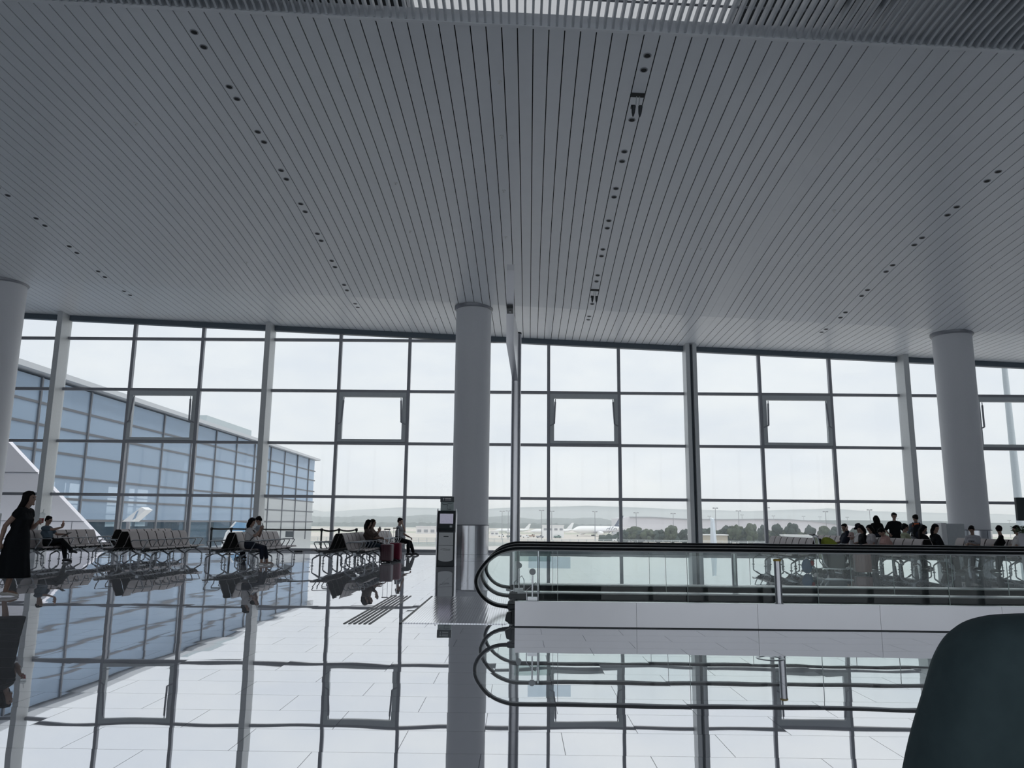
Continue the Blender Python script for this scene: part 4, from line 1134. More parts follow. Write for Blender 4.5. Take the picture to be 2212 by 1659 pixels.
for q in (1, -1):
    MB().tube([(-0.16, q * 0.09, 1.25), (-0.02, q * 0.095, 1.365), (0.115, q * 0.10, 1.26), (0.125, q * 0.11, 1.10), (-0.02, q * 0.17, 0.95), (-0.18, q * 0.12, 0.93)], 0.018, 8).build('shoulder_strap', C_BLACK, bp, smooth=True)
person('person in a salmon pink shirt bent forward on the bench, dark hair', sit_l(FB, 23.27), LF, sit(top=C_PINK, trousers=C_BLACK, fat=1.15, neck=(0.10, 0, 0.95), head=(0.10, 0, 0.12), pitch=-40, handL=(0.36, 0.1, 0.66), handR=(0.36, -0.1, 0.66)))
person('person in a lime and white tee seen in profile, facing right', sit_r(FB, 23.9), 0, sit(top=cloth('pale_lime', (0.42, 0.46, 0.32)), trousers=C_NAVY, neck=(-0.05, 0, 1.03)))
person('person in black with a long dark fringe, beside the backpack wearer', sit_r(FB, 22.75), 0, sit(s=0.93, top=C_BLACK, sleeve=0.9, trousers=C_BLACK, hair='long', hairlen=0.25, pitch=-25, yaw=-30))
person('person in black with a dark bob sitting left of the grey cabinet', sit_r(FB, 22.17), 0, sit(s=0.97, top=C_BLACK, sleeve=0.9, trousers=C_BLACK, hair='bob', yaw=-60, pitch=-12, neck=(-0.06, 0, 1.02)))
pr, inf = person('person in a white printed tee looking down, in front of the right column', sit_l(GB, 24.2), R(-140), sit(top=cloth('tee_white', (0.50, 0.50, 0.54)), trousers=C_BLACK, fat=1.12, neck=(0.03, 0, 0.98), pitch=-28, handL=(0.30, 0.03, 0.74), handR=(0.30, -0.03, 0.74)))
ltm = MB()
for i in range(5): ltm.box((0.0, -0.08 + 0.034 * i, -0.02 + 0.012 * (i % 2)), (0.006, -0.08 + 0.034 * i + 0.024, 0.02))
ltm.build('tee_print', C_NAVY, pr, (0.155, 0.0, 0.82))
person('person with dark hair turned right, in a dark top beside a laptop', sit_l(GB, 23.0), R(150), sit(s=0.94, top=C_BLACK, sleeve=0.5, trousers=C_NAVY, hair='short', yaw=-95, pitch=-10, face=True))
person('person in a white shirt in profile sitting next to the planter', sit_l(GB, 22.2), R(165), sit(s=0.96, top=C_WHITE, trousers=C_BLACK, hair='short', pitch=-12))

# ------------------------------------------------------------------ luggage and furniture on the floor
def suitcase(label, loc, rz, mtl, w=0.36, d=0.24, h=0.50, handle=0.45):
    e = thing('suitcase', label, 'suitcase', loc, rz)
    MB().box((-d / 2, -w / 2, 0.055), (d / 2, w / 2, 0.055 + h)).build('shell', mtl, e, bevel=0.03)
    rb = MB()
    for k in (-0.3, -0.1, 0.1, 0.3): rb.box((-d / 2 - 0.006, w * k - 0.012, 0.10), (d / 2 + 0.006, w * k + 0.012, 0.02 + h))
    rb.build('rib', mtl, e, bevel=0.004)
    MB().box((-0.010, -w / 2 - 0.004, 0.052), (0.010, w / 2 + 0.004, 0.058 + h)).build('zip_band', M_SASH, e, bevel=0.006)
    for a in (-1, 1):
        for b in (-1, 1):
            MB().tube([(a * d * 0.36, b * w * 0.38 - 0.012, 0.027), (a * d * 0.36, b * w * 0.38 + 0.012, 0.027)], 0.026, 12).build('wheel', M_BLACK, e, smooth=True)
    if handle:
        m = MB()
        for b in (-0.075, 0.075): m.tube([(-0.05, b, 0.05 + h), (-0.05, b, 0.05 + h + handle)], 0.009, 8)
        m.build('telescopic_rod', M_ALU, e, smooth=True)
        MB().tube([(-0.05, -0.09, 0.05 + h + handle), (-0.05, 0.09, 0.05 + h + handle)], 0.018, 10, caps='round').build('grip', M_BLACK, e, smooth=True)
    return e
suitcase('dark wine suitcase with raised handle standing nearest the camera beside the couple', (-4.04, 24.15, 0), R(75), mat('shell_wine', (0.13, 0.06, 0.075), 0.35))
suitcase('red suitcase with raised handle behind the dark wine one', (-3.92, 25.1, 0), R(80), mat('shell_red', (0.24, 0.02, 0.05), 0.35), w=0.34, h=0.52, handle=0.46)
suitcase('salmon pink suitcase standing behind the walkway glass', (8.98, 20.85, 0), R(85), mat('shell_pink', (0.45, 0.27, 0.26), 0.4), w=0.40, d=0.24, h=0.54, handle=0)
sb = thing('travel_bag', 'blue soft travel bag with a red flash on the floor behind the walkway glass', 'bag', (7.55, 20.9, 0), R(8))
MB().ball((0, 0, 0.19), (0.14, 0.12, 0.19), 16, 12, fn=lambda p: V((p.x, p.y, max(p.z, -0.185)))).build('bag_body', cloth('blue', (0.03, 0.13, 0.28)), sb, smooth=True)
MB().ball((0.10, -0.09, 0.27), (0.05, 0.03, 0.07), 10, 8).build('side_flash', cloth('red', (0.45, 0.04, 0.05)), sb, smooth=True)
MB().tube([(-0.06, 0, 0.37), (-0.04, 0, 0.44), (0.04, 0, 0.44), (0.06, 0, 0.37)], 0.010, 8).build('carry_handle', C_NAVY, sb, smooth=True)
# luggage trolley with lime board and lime duffel
tr_ = thing('luggage_trolley', 'steel luggage trolley with a lime green board beside the empty bench', 'trolley', (7.98, 21.0, 0), R(-8))
m = MB()
for b in (-0.23, 0.23):
    m.tube([(-0.20, b, 1.00), (-0.12, b, 0.96), (0.0, b, 0.30), (0.10, b, 0.16), (0.70, b, 0.14)], 0.016, 8)
m.tube([(-0.12, -0.23, 0.95), (-0.12, 0.23, 0.95)], 0.014, 8); m.tube([(0.70, -0.23, 0.14), (0.70, 0.23, 0.14)], 0.016, 8)
m.build('frame', M_ALU, tr_, smooth=True)
MB().tube([(-0.21, -0.26, 1.005), (-0.21, 0.26, 1.005)], 0.022, 10, caps='round').build('push_bar', M_DARK, tr_, smooth=True)
bdm = MB().hexa([(-0.005, -0.20, 0.38), (0.015, -0.20, 0.38), (0.015, 0.20, 0.38), (-0.005, 0.20, 0.38), (-0.105, -0.20, 0.92), (-0.085, -0.20, 0.92), (-0.085, 0.20, 0.92), (-0.105, 0.20, 0.92)])
bdm.build('board', mat('board_lime', (0.36, 0.42, 0.26), 0.5), tr_, bevel=0.006)
for p in ((0.0, -0.22), (0.0, 0.22), (0.62, -0.2), (0.62, 0.2)):
    MB().tube([(p[0], p[1] - 0.02, 0.06), (p[0], p[1] + 0.02, 0.06)], 0.06, 16).build('wheel', M_DARK, tr_, smooth=True)
MB().box((0.02, -0.22, 0.125), (0.70, 0.22, 0.145)).build('platform', M_ALU, tr_)
o = MB().ball((0, 0, 0), (0.26, 0.20, 0.25), 20, 14, fn=lambda p: V((p.x, p.y, max(p.z, -0.20) - 0.55 * (p.x + 0.26) * max(0.0, min(1.0, p.z / 0.25 + 0.5))))).build('duffel_bag', C_LIME, None, (8.24, 20.95, 0.80), smooth=True)
tag(o, 'bulging lime green duffel bag on top of the luggage trolley', 'bag')
o = MB().box((-0.24, -0.19, 0), (0.24, 0.19, 0.45)).build('hard_case', mat('case_dark', (0.04, 0.05, 0.055), 0.4), None, (8.28, 20.95, 0.1455), bevel=0.03)
tag(o, 'dark hard case under the lime duffel bag on the trolley', 'suitcase')
# cabinets, sign, planter, edge cabinet
o = thing('service_cabinet', 'grey and white service cabinet standing left of the right column', 'cabinet', (14.55, 27.0, 0))
MB().box((-0.28, -0.25, 0), (-0.10, 0.25, 1.37)).build('end_panel', M_WHITE, o, bevel=0.02)
MB().box((-0.099, -0.24, 0), (0.50, 0.25, 1.35)).build('body', M_SASH, o, bevel=0.02)
o = thing('display_stand', 'dark display screen on a stand at the right edge of the photo', 'display', (13.55, 21.0, 0))
MB().box((-0.33, -0.05, 1.42), (0.33, 0.05, 2.03)).build('screen_housing', mat('display_dark', (0.02, 0.035, 0.04), 0.35), o, bevel=0.012)
MB().lathe([(0.045, 0.02), (0.045, 1.43)], c=(0.05, 0, 0), seg=16).build('pole', M_WHITE, o, smooth=True)
MB().lathe([(0.25, 0), (0.25, 0.015), (0.05, 0.03)], c=(0.05, 0, 0), seg=24).build('base', M_SASH, o, smooth=True)
pl = thing('planter', 'pale square planter box with leafy green plants by the right edge', 'planter', (12.88, 20.0, 0))
MB().hexa([(-0.16, -0.16, 0), (0.30, -0.16, 0), (0.30, 0.16, 0), (-0.16, 0.16, 0), (-0.20, -0.18, 1.13), (0.34, -0.18, 1.13), (0.34, 0.18, 1.13), (-0.20, 0.18, 1.13)]).build('box', M_OFFW, pl, bevel=0.01)
lf = MB(); rg = random.Random(3)
for i in range(150):
    cx, cy, cz = rg.gauss(-0.08, 0.16), rg.uniform(-0.14, 0.14), 1.13 + abs(rg.gauss(0.07, 0.06))
    if cx < -0.12: cz -= 0.04
    an = rg.uniform(0, 6.28); L = rg.uniform(0.06, 0.11); w = L * 0.35
    d = V((math.cos(an), math.sin(an), rg.uniform(0.1, 0.9))).normalized(); sd_ = d.cross(V((0, 0, 1))).normalized() * w
    c = V((cx, cy, cz)); n_ = sd_.cross(d).normalized() * 0.004
    vs = [c, c + d * L * .5 + sd_, c + d * L - n_ * 3, c + d * L * .5 - sd_]
    lf.add([v - n_ for v in vs] + [v + n_ for v in vs], [(3, 2, 1, 0), (4, 5, 6, 7), (0, 1, 5, 4), (1, 2, 6, 5), (2, 3, 7, 6), (3, 0, 4, 7)])
lf.build('foliage', mat('leaf_green', (0.05, 0.10, 0.045), 0.5, 0, 0.35, 5), pl)
o = MB().box((-14.9, 20.9, 0), (-14.13, 21.3, 1.36)).build('waste_cabinet', M_SASH, bevel=0.02); tag(o, 'grey cabinet at the left edge behind the walking woman', 'cabinet')

# ------------------------------------------------------------------ foreground chair
ch = thing('lounge_chair', 'dark teal padded lounge chair back in the near right corner', 'chair', (1.22, 1.62, 0), R(0))
M_TEAL = cloth('teal', (0.095, 0.140, 0.152), 0.15)
bk = MB(); outline = []
pts = [(-0.52, 0.42), (-0.50, 0.60), (-0.455, 0.80), (-0.41, 0.93), (-0.385, 0.995), (-0.35, 1.04), (-0.30, 1.062), (-0.22, 1.07), (0.0, 1.075)]
ol = [p for p in pts] + [(-x, z) for x, z in reversed(pts[:-1])]
ol = spline(pts, 5); ol = ol + [(-x, z) for x, z in reversed(ol[:-1])]
rings_ = []
for (sc_, off) in ((0.90, -0.085), (0.95, -0.078), (0.98, -0.055), (1.0, -0.02), (1.0, 0.03), (0.98, 0.06), (0.94, 0.075), (0.88, 0.08)):
    rings_.append([(x * sc_, off - (z - 0.4) * 0.05, 0.42 + (z - 0.42) * (1 - (1 - sc_) * 0.8)) for x, z in ol])
n = len(ol); vs = [v for r_ in rings_ for v in r_]; K = len(rings_)
bk.add(vs, [tuple(range(n)), tuple(range(K * n - 1, (K - 1) * n - 1, -1))] + [(q * n + i, (q + 1) * n + i, (q + 1) * n + (i + 1) % n, q * n + (i + 1) % n) for q in range(K - 1) for i in range(n)])
bk.build('back', M_TEAL, ch, smooth=True)
MB().box((-0.45, -0.72, 0.30), (0.45, -0.06, 0.46)).build('seat', M_TEAL, ch, bevel=0.05)
for q in (-1, 1):
    MB().box((q * 0.56 - 0.08, -0.70, 0.10), (q * 0.56 + 0.08, 0.02, 0.62)).build('arm', M_TEAL, ch, bevel=0.05)
MB().box((-0.44, -0.66, 0.0), (0.44, -0.02, 0.30)).build('base', M_DARK, ch, bevel=0.02)

# ------------------------------------------------------------------ outside: apron, hills, haze
GZ = -9.3
o = MB().box((-4000, W + 8, GZ - 1), (4000, 7000, GZ)).build('ground_apron', mground()); o['kind'] = 'structure'
def ridge(name, y, pts, depth, mtl, jit=0.0, step=None, seed=1):
    rg = random.Random(seed); P = []
    for (xa, za), (xb, zb) in zip(pts, pts[1:]):
        k = max(1, int((xb - xa) / step)) if step else 1
        for i in range(k):
            t = i / k; P.append((lerp(xa, xb, t), lerp(za, zb, t) + rg.uniform(0, jit)))
    P.append(pts[-1])
    m = MB(); vs = []
    for x, z in P:
        vs += [(x, y - depth * 0.5, GZ), (x, y - depth * 0.25, lerp(GZ, z, 0.72)), (x, y, z), (x, y + depth * 0.5, GZ)]
    n = len(P)
    fs = [(4 * i + j, 4 * i + (j + 1) % 4, 4 * i + 4 + (j + 1) % 4, 4 * i + 4 + j) for i in range(n - 1) for j in range(4)] + [(3, 2, 1, 0), tuple(4 * (n - 1) + j for j in range(4))]
    m.add(vs, fs)
    o = m.build(name, mtl); o['kind'] = 'structure'
    return o
M_WOOD = mat('wooded_hill', (0.035, 0.055, 0.045), 0.9, 0, 0.5, 0.02)
ridge('hill_wooded', 2300, [(-1500, 20), (-1000, 22), (-827, 17), (-742, 20.5), (-656, 23), (-599, 12.5), (-514, 12), (-457, 16.5), (-386, 14.5), (-315, 16.5), (-265, 21), (-117, 15.5), (-39, 20.5), (4, 15.5), (53, 9), (103, 16), (152, 14), (187, 17), (237, 16), (293, 2), (363, -6), (420, -9)], 300, M_WOOD, 2.2, 9, 2)
ridge('hill_far', 5200, [(-3500, 60), (-1600, 110), (-1300, 60), (-789, 91), (-257, 86), (97, 104), (451, 114), (734, 108), (1052, 98), (1510, 88), (2039, 112), (2249, 98), (2740, 90), (3264, 84), (3900, 80)], 900, M_WOOD, 3, 90, 3)
ridge('hill_town_ridge', 1350, [(455, 6.0), (500, 10.2), (590, 10.8), (714, 10.6), (800, 8.6), (900, 8.8), (1100, 8)], 160, M_WOOD, 0.25, 8, 5)
ridge('hill_treeline', 1500, [(-1000, -2), (-500, -1.5), (-300, -2.4), (-80, -1.6), (-10, -0.5), (60, -0.8), (130, -2.0), (200, -1.5), (330, -2), (430, -1)], 60, M_WOOD, 2.4, 5, 4)
hv = bpy.data.materials.new('distance_haze'); hv.use_nodes = True
t = hv.node_tree; t.nodes.clear(); oo = N(t, 'ShaderNodeOutputMaterial'); vs_ = N(t, 'ShaderNodeVolumeScatter')
vs_.inputs['Color'].default_value = (0.86, 0.93, 1.0, 1); vs_.inputs['Density'].default_value = 0.00038; vs_.inputs['Anisotropy'].default_value = 0.35
t.links.new(vs_.outputs[0], oo.inputs['Volume'])
o = MB().box((-3900, 120, GZ - 0.5), (3900, 6500, 70)).build('haze_layer', hv); o['kind'] = 'stuff'; o['label'] = 'pale summer haze over the airfield beyond the windows'; o['category'] = 'haze'

# masts
mast0 = None
MAST = sorted([(-11.1, 8.4), (-7.2, 8.7), (14.0, 9.2), (20.5, 8.7), (47.9, 8.7), (67.9, 4.8), (74.1, 8.3), (97.6, 8.0), (120.5, 6.5), (124.5, 11.7), (139.1, 10.1), (141.3, 7.5), (157.4, 12.3), (161.2, 7.1), (180.2, 7.0), (190.5, 6.8), (194.2, 10.1), (222.1, 11.5), (207.7, 6.7), (239.2, 6.2), (309.6, 5.7), (315.0, 6.9)])
WORDS = ['first', 'second', 'third', 'fourth', 'fifth', 'sixth', 'seventh', 'eighth', 'ninth', 'tenth', 'eleventh', 'twelfth', 'thirteenth', 'fourteenth', 'fifteenth', 'sixteenth', 'seventeenth', 'eighteenth', 'nineteenth', 'twentieth', 'twenty-first', 'twenty-second', 'twenty-third', 'twenty-fourth', 'twenty-fifth', 'twenty-sixth']
for i, (x, z) in enumerate(MAST):
    y = 500.0
    k = 1.0
    if z < 7.6: k = 1.6                       # the shorter looking ones stand farther off
    lab = 'apron light mast outside, %s from the left beyond the windows' % WORDS[i]
    if mast0 is None:
        mast0 = thing('light_mast', lab, 'light mast', group='apron light masts')
        MB().tube([(0, 0, 0), (0, 0, 18)], [0.24, 0.14], 8).build('pole', M_FRAME, mast0, smooth=True)
        hm = MB().box((-1.3, -0.15, 17.8), (1.3, 0.15, 18.0))
        for q in (-1.2, -0.7, 0.7, 1.2): hm.box((q - 0.22, -0.3, 17.6), (q + 0.22, 0.3, 18.15))
        hm.build('lamp_head', M_FRAME, mast0); o = mast0
    else: o = dup(mast0, label=lab)
    xx, zz = x * k, EYE + (z - EYE) * k
    o.location = (xx, y * k, GZ); o.scale = (1.15, 1.15, (zz - GZ) / 18.0)
o = thing('light_mast', 'pale thick tapered mast just outside the glass at the right edge', 'light mast', (28.5, 45.0, GZ))
MB().tube([(0, 0, 0), (0, 0, 24)], [0.30, 0.12], 14).build('pole', mat('mast_pale', (0.50, 0.55, 0.58), 0.5), o, smooth=True)
MB().lathe([(0.55, 0), (0.55, 0.4), (0.32, 0.5)], seg=14).build('base', M_CONC, o, smooth=True)

# trees beyond the apron
TT = [(54.9, -2.3), (61.1, -0.6), (65.0, -2.2), (68.5, -1.4), (74, -2.0), (80.8, 0.2), (88.2, -1.6), (94, -2.6), (99.3, -1.0), (105, -2.2), (110.3, 0.3), (115.3, 1.3), (119, -1.0), (122.7, 1.5), (130.0, 0.8), (134, -1.5), (137.4, 1.4), (142, -2.0), (145.5, 1.9), (151, -2.2), (154.6, 1.0), (161.9, 0.6), (169.2, 0.2), (174, -2.4), (179.0, -0.4), (191.2, -0.8), (200, -1.4), (212, -1.6), (224, -1.2), (236, -1.5)]
crowns = []
for v in range(4):
    rg = random.Random(20 + v); m = MB()
    for j in range(26):
        a, rr_, hh = rg.uniform(0, 6.28), rg.uniform(0, 0.78) ** 0.7, rg.uniform(0.25, 0.93)
        wd_ = (1 - abs(hh - 0.5) * 1.25) * rr_
        q = rg.uniform(0.20, 0.36)
        m.ball((math.cos(a) * wd_ * 0.9, math.sin(a) * wd_ * 0.9, hh), (q, q, q * 0.62), 8, 6)
    crowns.append(m)
mt = [mat('tree_dark', (0.026, 0.042, 0.034), 0.9, 0, 0.5, 3), mat('tree_olive', (0.050, 0.066, 0.036), 0.9, 0, 0.5, 3)]
cm_ = []
for v, m in enumerate(crowns):
    ob = m.build('crown', mt[v % 2]); d_ = ob.modifiers.new('d', 'DISPLACE'); tx = bpy.data.textures.new('leafy%d' % v, 'CLOUDS'); tx.noise_scale = 0.16; d_.texture = tx; d_.strength = 0.13
    ob.modifiers.new('ss', 'SUBSURF').levels = 1
    ob.modifiers.move(1, 0)
    cm_.append(ob)
for i, (x, z) in enumerate(TT):
    y = 420.0 + (i * 37 % 40)
    k = y / 420.0; zt = EYE + (z - EYE) * k; H_ = zt - GZ
    e = thing('tree', 'bushy green tree beyond the apron, %s from the left in the tree row' % (WORDS[i] if i < 26 else ['twenty-seventh', 'twenty-eighth', 'twenty-ninth', 'thirtieth'][i - 26]), 'tree', (x * k, y, GZ), group='trees beyond the apron')
    c = cm_[i % 4] if i < 4 else cm_[i % 4].copy()
    if i >= 4: COL.objects.link(c)
    c.parent = e; w_ = 5.0 + (i * 13 % 7) * 0.4
    c.scale = (w_, w_, H_); c.rotation_euler = (0, 0, i * 1.7); c.location = (0, 0, -0.06 * H_)
    MB().tube([(0, 0, 0), (0.1, 0, H_ * 0.5)], [0.35, 0.22], 8).build('trunk', mat('bark', (0.08, 0.065, 0.05), 0.9), e, smooth=True)

o = ridge('shrub_belt', 476, [(48, -6.2), (70, -5.0), (100, -5.4), (130, -4.6), (160, -5.2), (190, -4.6), (230, -5.2), (255, -6.0)], 10, mat('tree_dark', (0.03, 0.05, 0.03)), 1.4, 2.0, 9)
o['kind'] = 'stuff'; tag(o, 'low dark shrubs growing at the foot of the tree row beyond the apron', 'shrubs')
# buildings
def building(name, label, x0, x1, y0, y1, h, wall, roofm=None, win=None):
    e = thing(name, label, 'building', ((x0 + x1) / 2, y0, GZ))
    w = (x1 - x0) / 2
    MB().box((-w, 0, 0), (w, y1 - y0, h)).build('wall', wall, e)
    MB().box((-w - 0.4, -0.4, h), (w + 0.4, y1 - y0 + 0.4, h + 0.5)).build('roof', roofm or M_CONC, e)
    if win:
        n, wz, wh_ = win
        for i in range(n):
            x = -w + 2 * w * (i + 0.5) / n; ww = 2 * w / n * 0.3
            MB().box((x - ww, -0.12, wz), (x + ww, 0.05, wz + wh_)).build('window', M_FRAME, e)
    return e
building('terminal_building', 'long pale low building across the runway behind the suited benches'.replace('suited ', ''), -92, -51, 700, 716, 6.2, M_CONC, None, (7, 1.2, 2.6))
building('apron_hut', 'small white hut with two dark windows among the ground vehicles', -23.5, -17.0, 640, 645, 3.4, M_WHITE, M_CONC, (2, 1.0, 1.3))
building('gate_house', 'white building with a row of small windows behind the parked aircraft', 16.5, 31.5, 560, 572, 8.6, M_WHITE, M_CONC, (4, 5.4, 1.4))
building('cargo_shed', 'low sandy shed among the trees by the apron', 86, 104, 395, 403, 5.2, mat('sand_wall', (0.50, 0.44, 0.36), 0.8), M_CONC, None)
building('guard_hut', 'low white shed in front of the right tree row', 134, 152, 400, 406, 5.4, M_WHITE, M_CONC, (5, 1.0, 1.8))
hg = thing('hangar', 'long pale hangar with a sagging roof line behind the trees', 'building', (0, 720, GZ))
pf = [(76, 5.4), (84, 6.6), (100, 6.6), (126, 5.4), (154, 5.3), (182, 5.9), (204, 5.8), (222, 5.0), (246, 2.2), (262, 0.0), (262, -9.3), (76, -9.3)]
MB().prism([(x * 1.2, (z - EYE) * 1.2 + EYE - GZ) for x, z in pf], 'y', 0, 60).build('hall', M_OFFW, hg)
MB().prism([(x * 1.2, (z - EYE) * 1.2 + EYE - GZ + 0.05) for x, z in pf[1:9]] + [(x * 1.2, (z - EYE) * 1.2 + EYE - GZ - 0.9) for x, z in reversed(pf[1:9])], 'y', -1.5, 0).build('roof_edge', M_FRAME, hg)

# aircraft
def aircraft(label, loc, rz, L=64.0, r=3.1, tailm=None, swirl=False, sc=1.0):
    e = thing('aircraft', label, 'aircraft', loc, rz); e.scale = (sc, sc, sc)
    z0 = 5.4
    prof = [(0.0, 0.25), (0.02, 0.9), (0.04, 1.45), (0.075, 2.2), (0.12, 2.75), (0.17, r), (0.62, r), (0.74, 2.7), (0.86, 1.75), (0.95, 0.85), (1.0, 0.25)]
    m = MB(); seg = 24; vs = []
    for t_, rr_ in prof:
        zc_ = z0 + (0 if t_ < 0.62 else (r - rr_) * 0.75) - (0.5 * (1 - t_ / 0.1) if t_ < 0.1 else 0)
        for k in range(seg):
            an = 2 * math.pi * k / seg; vs.append((t_ * L, rr_ * math.cos(an), zc_ + rr_ * math.sin(an)))
    n = len(prof)
    m.add(vs, [(i * seg + k, (i + 1) * seg + k, (i + 1) * seg + (k + 1) % seg, i * seg + (k + 1) % seg) for i in range(n - 1) for k in range(seg)] + [tuple(range(seg)), tuple(range(n * seg - 1, (n - 1) * seg - 1, -1))])
    m.build('fuselage', M_WHITE, e, smooth=True)
    for s in (-1, 1):
        m = MB().hexa([(22, s * 2.4, z0 - 2.0), (36, s * 2.4, z0 - 2.2), (45, s * 30, z0 + 0.6), (42.5, s * 30, z0 + 0.7), (22, s * 2.4, z0 - 1.0), (36, s * 2.4, z0 - 1.6), (45, s * 30, z0 + 0.75), (42.5, s * 30, z0 + 0.85)])
        m.build('wing', M_OFFW, e)
        m = MB().hexa([(56, s * 0.8, z0 + 1.2), (61.5, s * 0.8, z0 + 1.2), (64.5, s * 10.5, z0 + 2.0), (62.5, s * 10.5, z0 + 2.0), (56, s * 0.8, z0 + 1.6), (61.5, s * 0.8, z0 + 1.5), (64.5, s * 10.5, z0 + 2.15), (62.5, s * 10.5, z0 + 2.2)])
        m.build('tailplane', M_WHITE, e)
        en = MB()
        prf = [(0.0, 1.45), (0.4, 1.72), (2.5, 1.75), (4.6, 1.35), (5.6, 0.8), (6.3, 0.3)]
        vs = []
        for a, rr_ in prf:
            for k in range(20):
                an = 2 * math.pi * k / 20; vs.append((20.5 + a, s * 10 + rr_ * math.cos(an), z0 - 2.7 + rr_ * math.sin(an)))
        en.add(vs, [(i * 20 + k, (i + 1) * 20 + k, (i + 1) * 20 + (k + 1) % 20, i * 20 + (k + 1) % 20) for i in range(5) for k in range(20)] + [tuple(range(20)), tuple(range(119, 99, -1))])
        en = en.build('engine', M_WHITE, e, smooth=True)
        MB().tube([(24.4, s * 10, z0 - 2.7), (24.5, s * 10, z0 - 2.7)], 1.40, 20).build('engine_band', M_FRAME, en)
        for i in range(3):
            w = MB().tube([(30 + i * 1.5, s * 4.6, 0.62), (30 + i * 1.5, s * 6.0, 0.62)], 0.62, 14).build('wheel', M_BLACK, e, smooth=True)
        MB().tube([(31.5, s * 5.3, 0.7), (31.5, s * 4.6, z0 - 2.2)], 0.2, 8).build('landing_strut', M_ALU, e)
    MB().prism([(52, z0 + 2.4), (60.5, z0 + 2.0), (64.5, z0 + 12.0), (61.5, z0 + 12.2)], 'y', -0.3, 0.3).build('tail_fin', tailm or M_WHITE, e)
    if swirl:
        m = MB()
        m.prism([(59.0, z0 + 5.0), (60.4, z0 + 5.0), (60.2, z0 + 7.0), (59.8, z0 + 8.4), (59.4, z0 + 7.0)], 'y', -0.34, 0.34); m.prism([(57.6, z0 + 4.2), (61.6, z0 + 4.2), (61.5, z0 + 4.8), (58.0, z0 + 4.8)], 'y', -0.34, 0.34)
        m.build('tail_mark', M_WHITE, e)
        m = MB()
        rad = r + 0.05
        def sp_(pts, w):
            out = []
            for x, z in spline(pts, 4):
                zz = max(-2.9, min(2.9, z)); out.append((x, -math.sqrt(max(rad * rad - zz * zz, 0.01)), z0 + zz))
            m.tube(out, w, 6)
        sp_([(43.2, 1.0), (40.5, 1.2), (38.6, 0.1), (39.2, -1.0), (41.0, -0.7), (42.6, 0.7), (44.2, 2.0), (45.4, 2.6)], 0.20)
        sp_([(49.0, 2.4), (46.8, 2.0), (45.2, 0.2), (44.0, -1.6), (42.8, -2.7)], 0.26)
        sp_([(50.2, -0.6), (51.6, -0.1), (51.2, 1.2), (49.4, 1.2), (47.8, 0.0), (47.2, -1.6), (47.0, -2.8)], 0.24)
        m.build('swirl_mark', mat('swirl_blue', (0.10, 0.13, 0.20), 0.5), e, smooth=True)
    MB().tube([(6, 0, 0.5), (6, 0, z0 - 2.2)], 0.16, 8).build('nose_strut', M_ALU, e)
    MB().tube([(6, -0.4, 0.5), (6, 0.4, 0.5)], 0.5, 14).build('nose_wheel', M_BLACK, e, smooth=True)
    return e
aircraft('large white airliner with a dark blue tail and swirl mark taxiing across the apron', (43.0, 640, GZ), R(43), tailm=mat('tail_navy', (0.02, 0.04, 0.09), 0.4), swirl=True)
aircraft('white airliner parked farther off, left of the steel mast', (-24, 760, GZ), R(8), sc=0.55)
aircraft('white airliner parked before the white building, right of the steel mast', (9.5, 700, GZ), R(10), sc=0.62)
# apron fence and vehicles
fn = thing('apron_fence', 'long mesh fence with pale posts along the near apron', 'fence', (0, 375, GZ))
m = MB()
for i in range(75): m.tube([(-120 + i * 4.0, 0, 0), (-120 + i * 4.0, 0, 3.0)], 0.14, 6)
m.build('post', M_SASH, fn)
m = MB()
for z in (0.3, 1.0, 1.7, 2.4, 2.95): m.tube([(-120, 0, z), (176, 0, z)], 0.09, 5)
m.build('rail', M_SASH, fn)
vr = random.Random(11)
VEH = [(-26.5, 575, 'grey'), (-13.5, 590, 'white'), (-6.5, 560, 'green'), (-1.0, 585, 'grey'), (4.5, 560, 'white'), (9.0, 585, 'sand'), (14.5, 555, 'grey'), (20.0, 575, 'white'), (27.0, 560, 'green'), (58.0, 470, 'white'), (64.0, 465, 'grey')]
vcol = dict(white=M_WHITE, grey=M_FRAME, green=mat('veh_green', (0.10, 0.17, 0.15), 0.5), sand=mat('veh_sand', (0.38, 0.27, 0.20), 0.6))
v0 = {}
for i, (x, y, c) in enumerate(VEH):
    e = thing('service_vehicle', '%s apron service vehicle, %s from the left among the ground equipment' % (c, WORDS[i]), 'vehicle', (x, y, GZ), R(vr.uniform(-15, 15)), 'apron service vehicles')
    MB().prism([(-2.6, 0.5), (2.6, 0.5), (2.6, 1.3), (1.7, 1.5), (1.2, 2.2), (0.2, 2.2), (0.0, 1.5), (-2.6, 1.6)], 'y', -1.0, 1.0).build('body', vcol[c], e, bevel=0.05)
    MB().box((0.3, -1.03, 1.5), (1.2, 1.03, 2.0)).build('cab_window', M_BLACK, e)
    for a in (-1.6, 1.6):
        MB().tube([(a, -1.02, 0.42), (a, 1.02, 0.42)], 0.42, 12).build('wheel', M_BLACK, e, smooth=True)

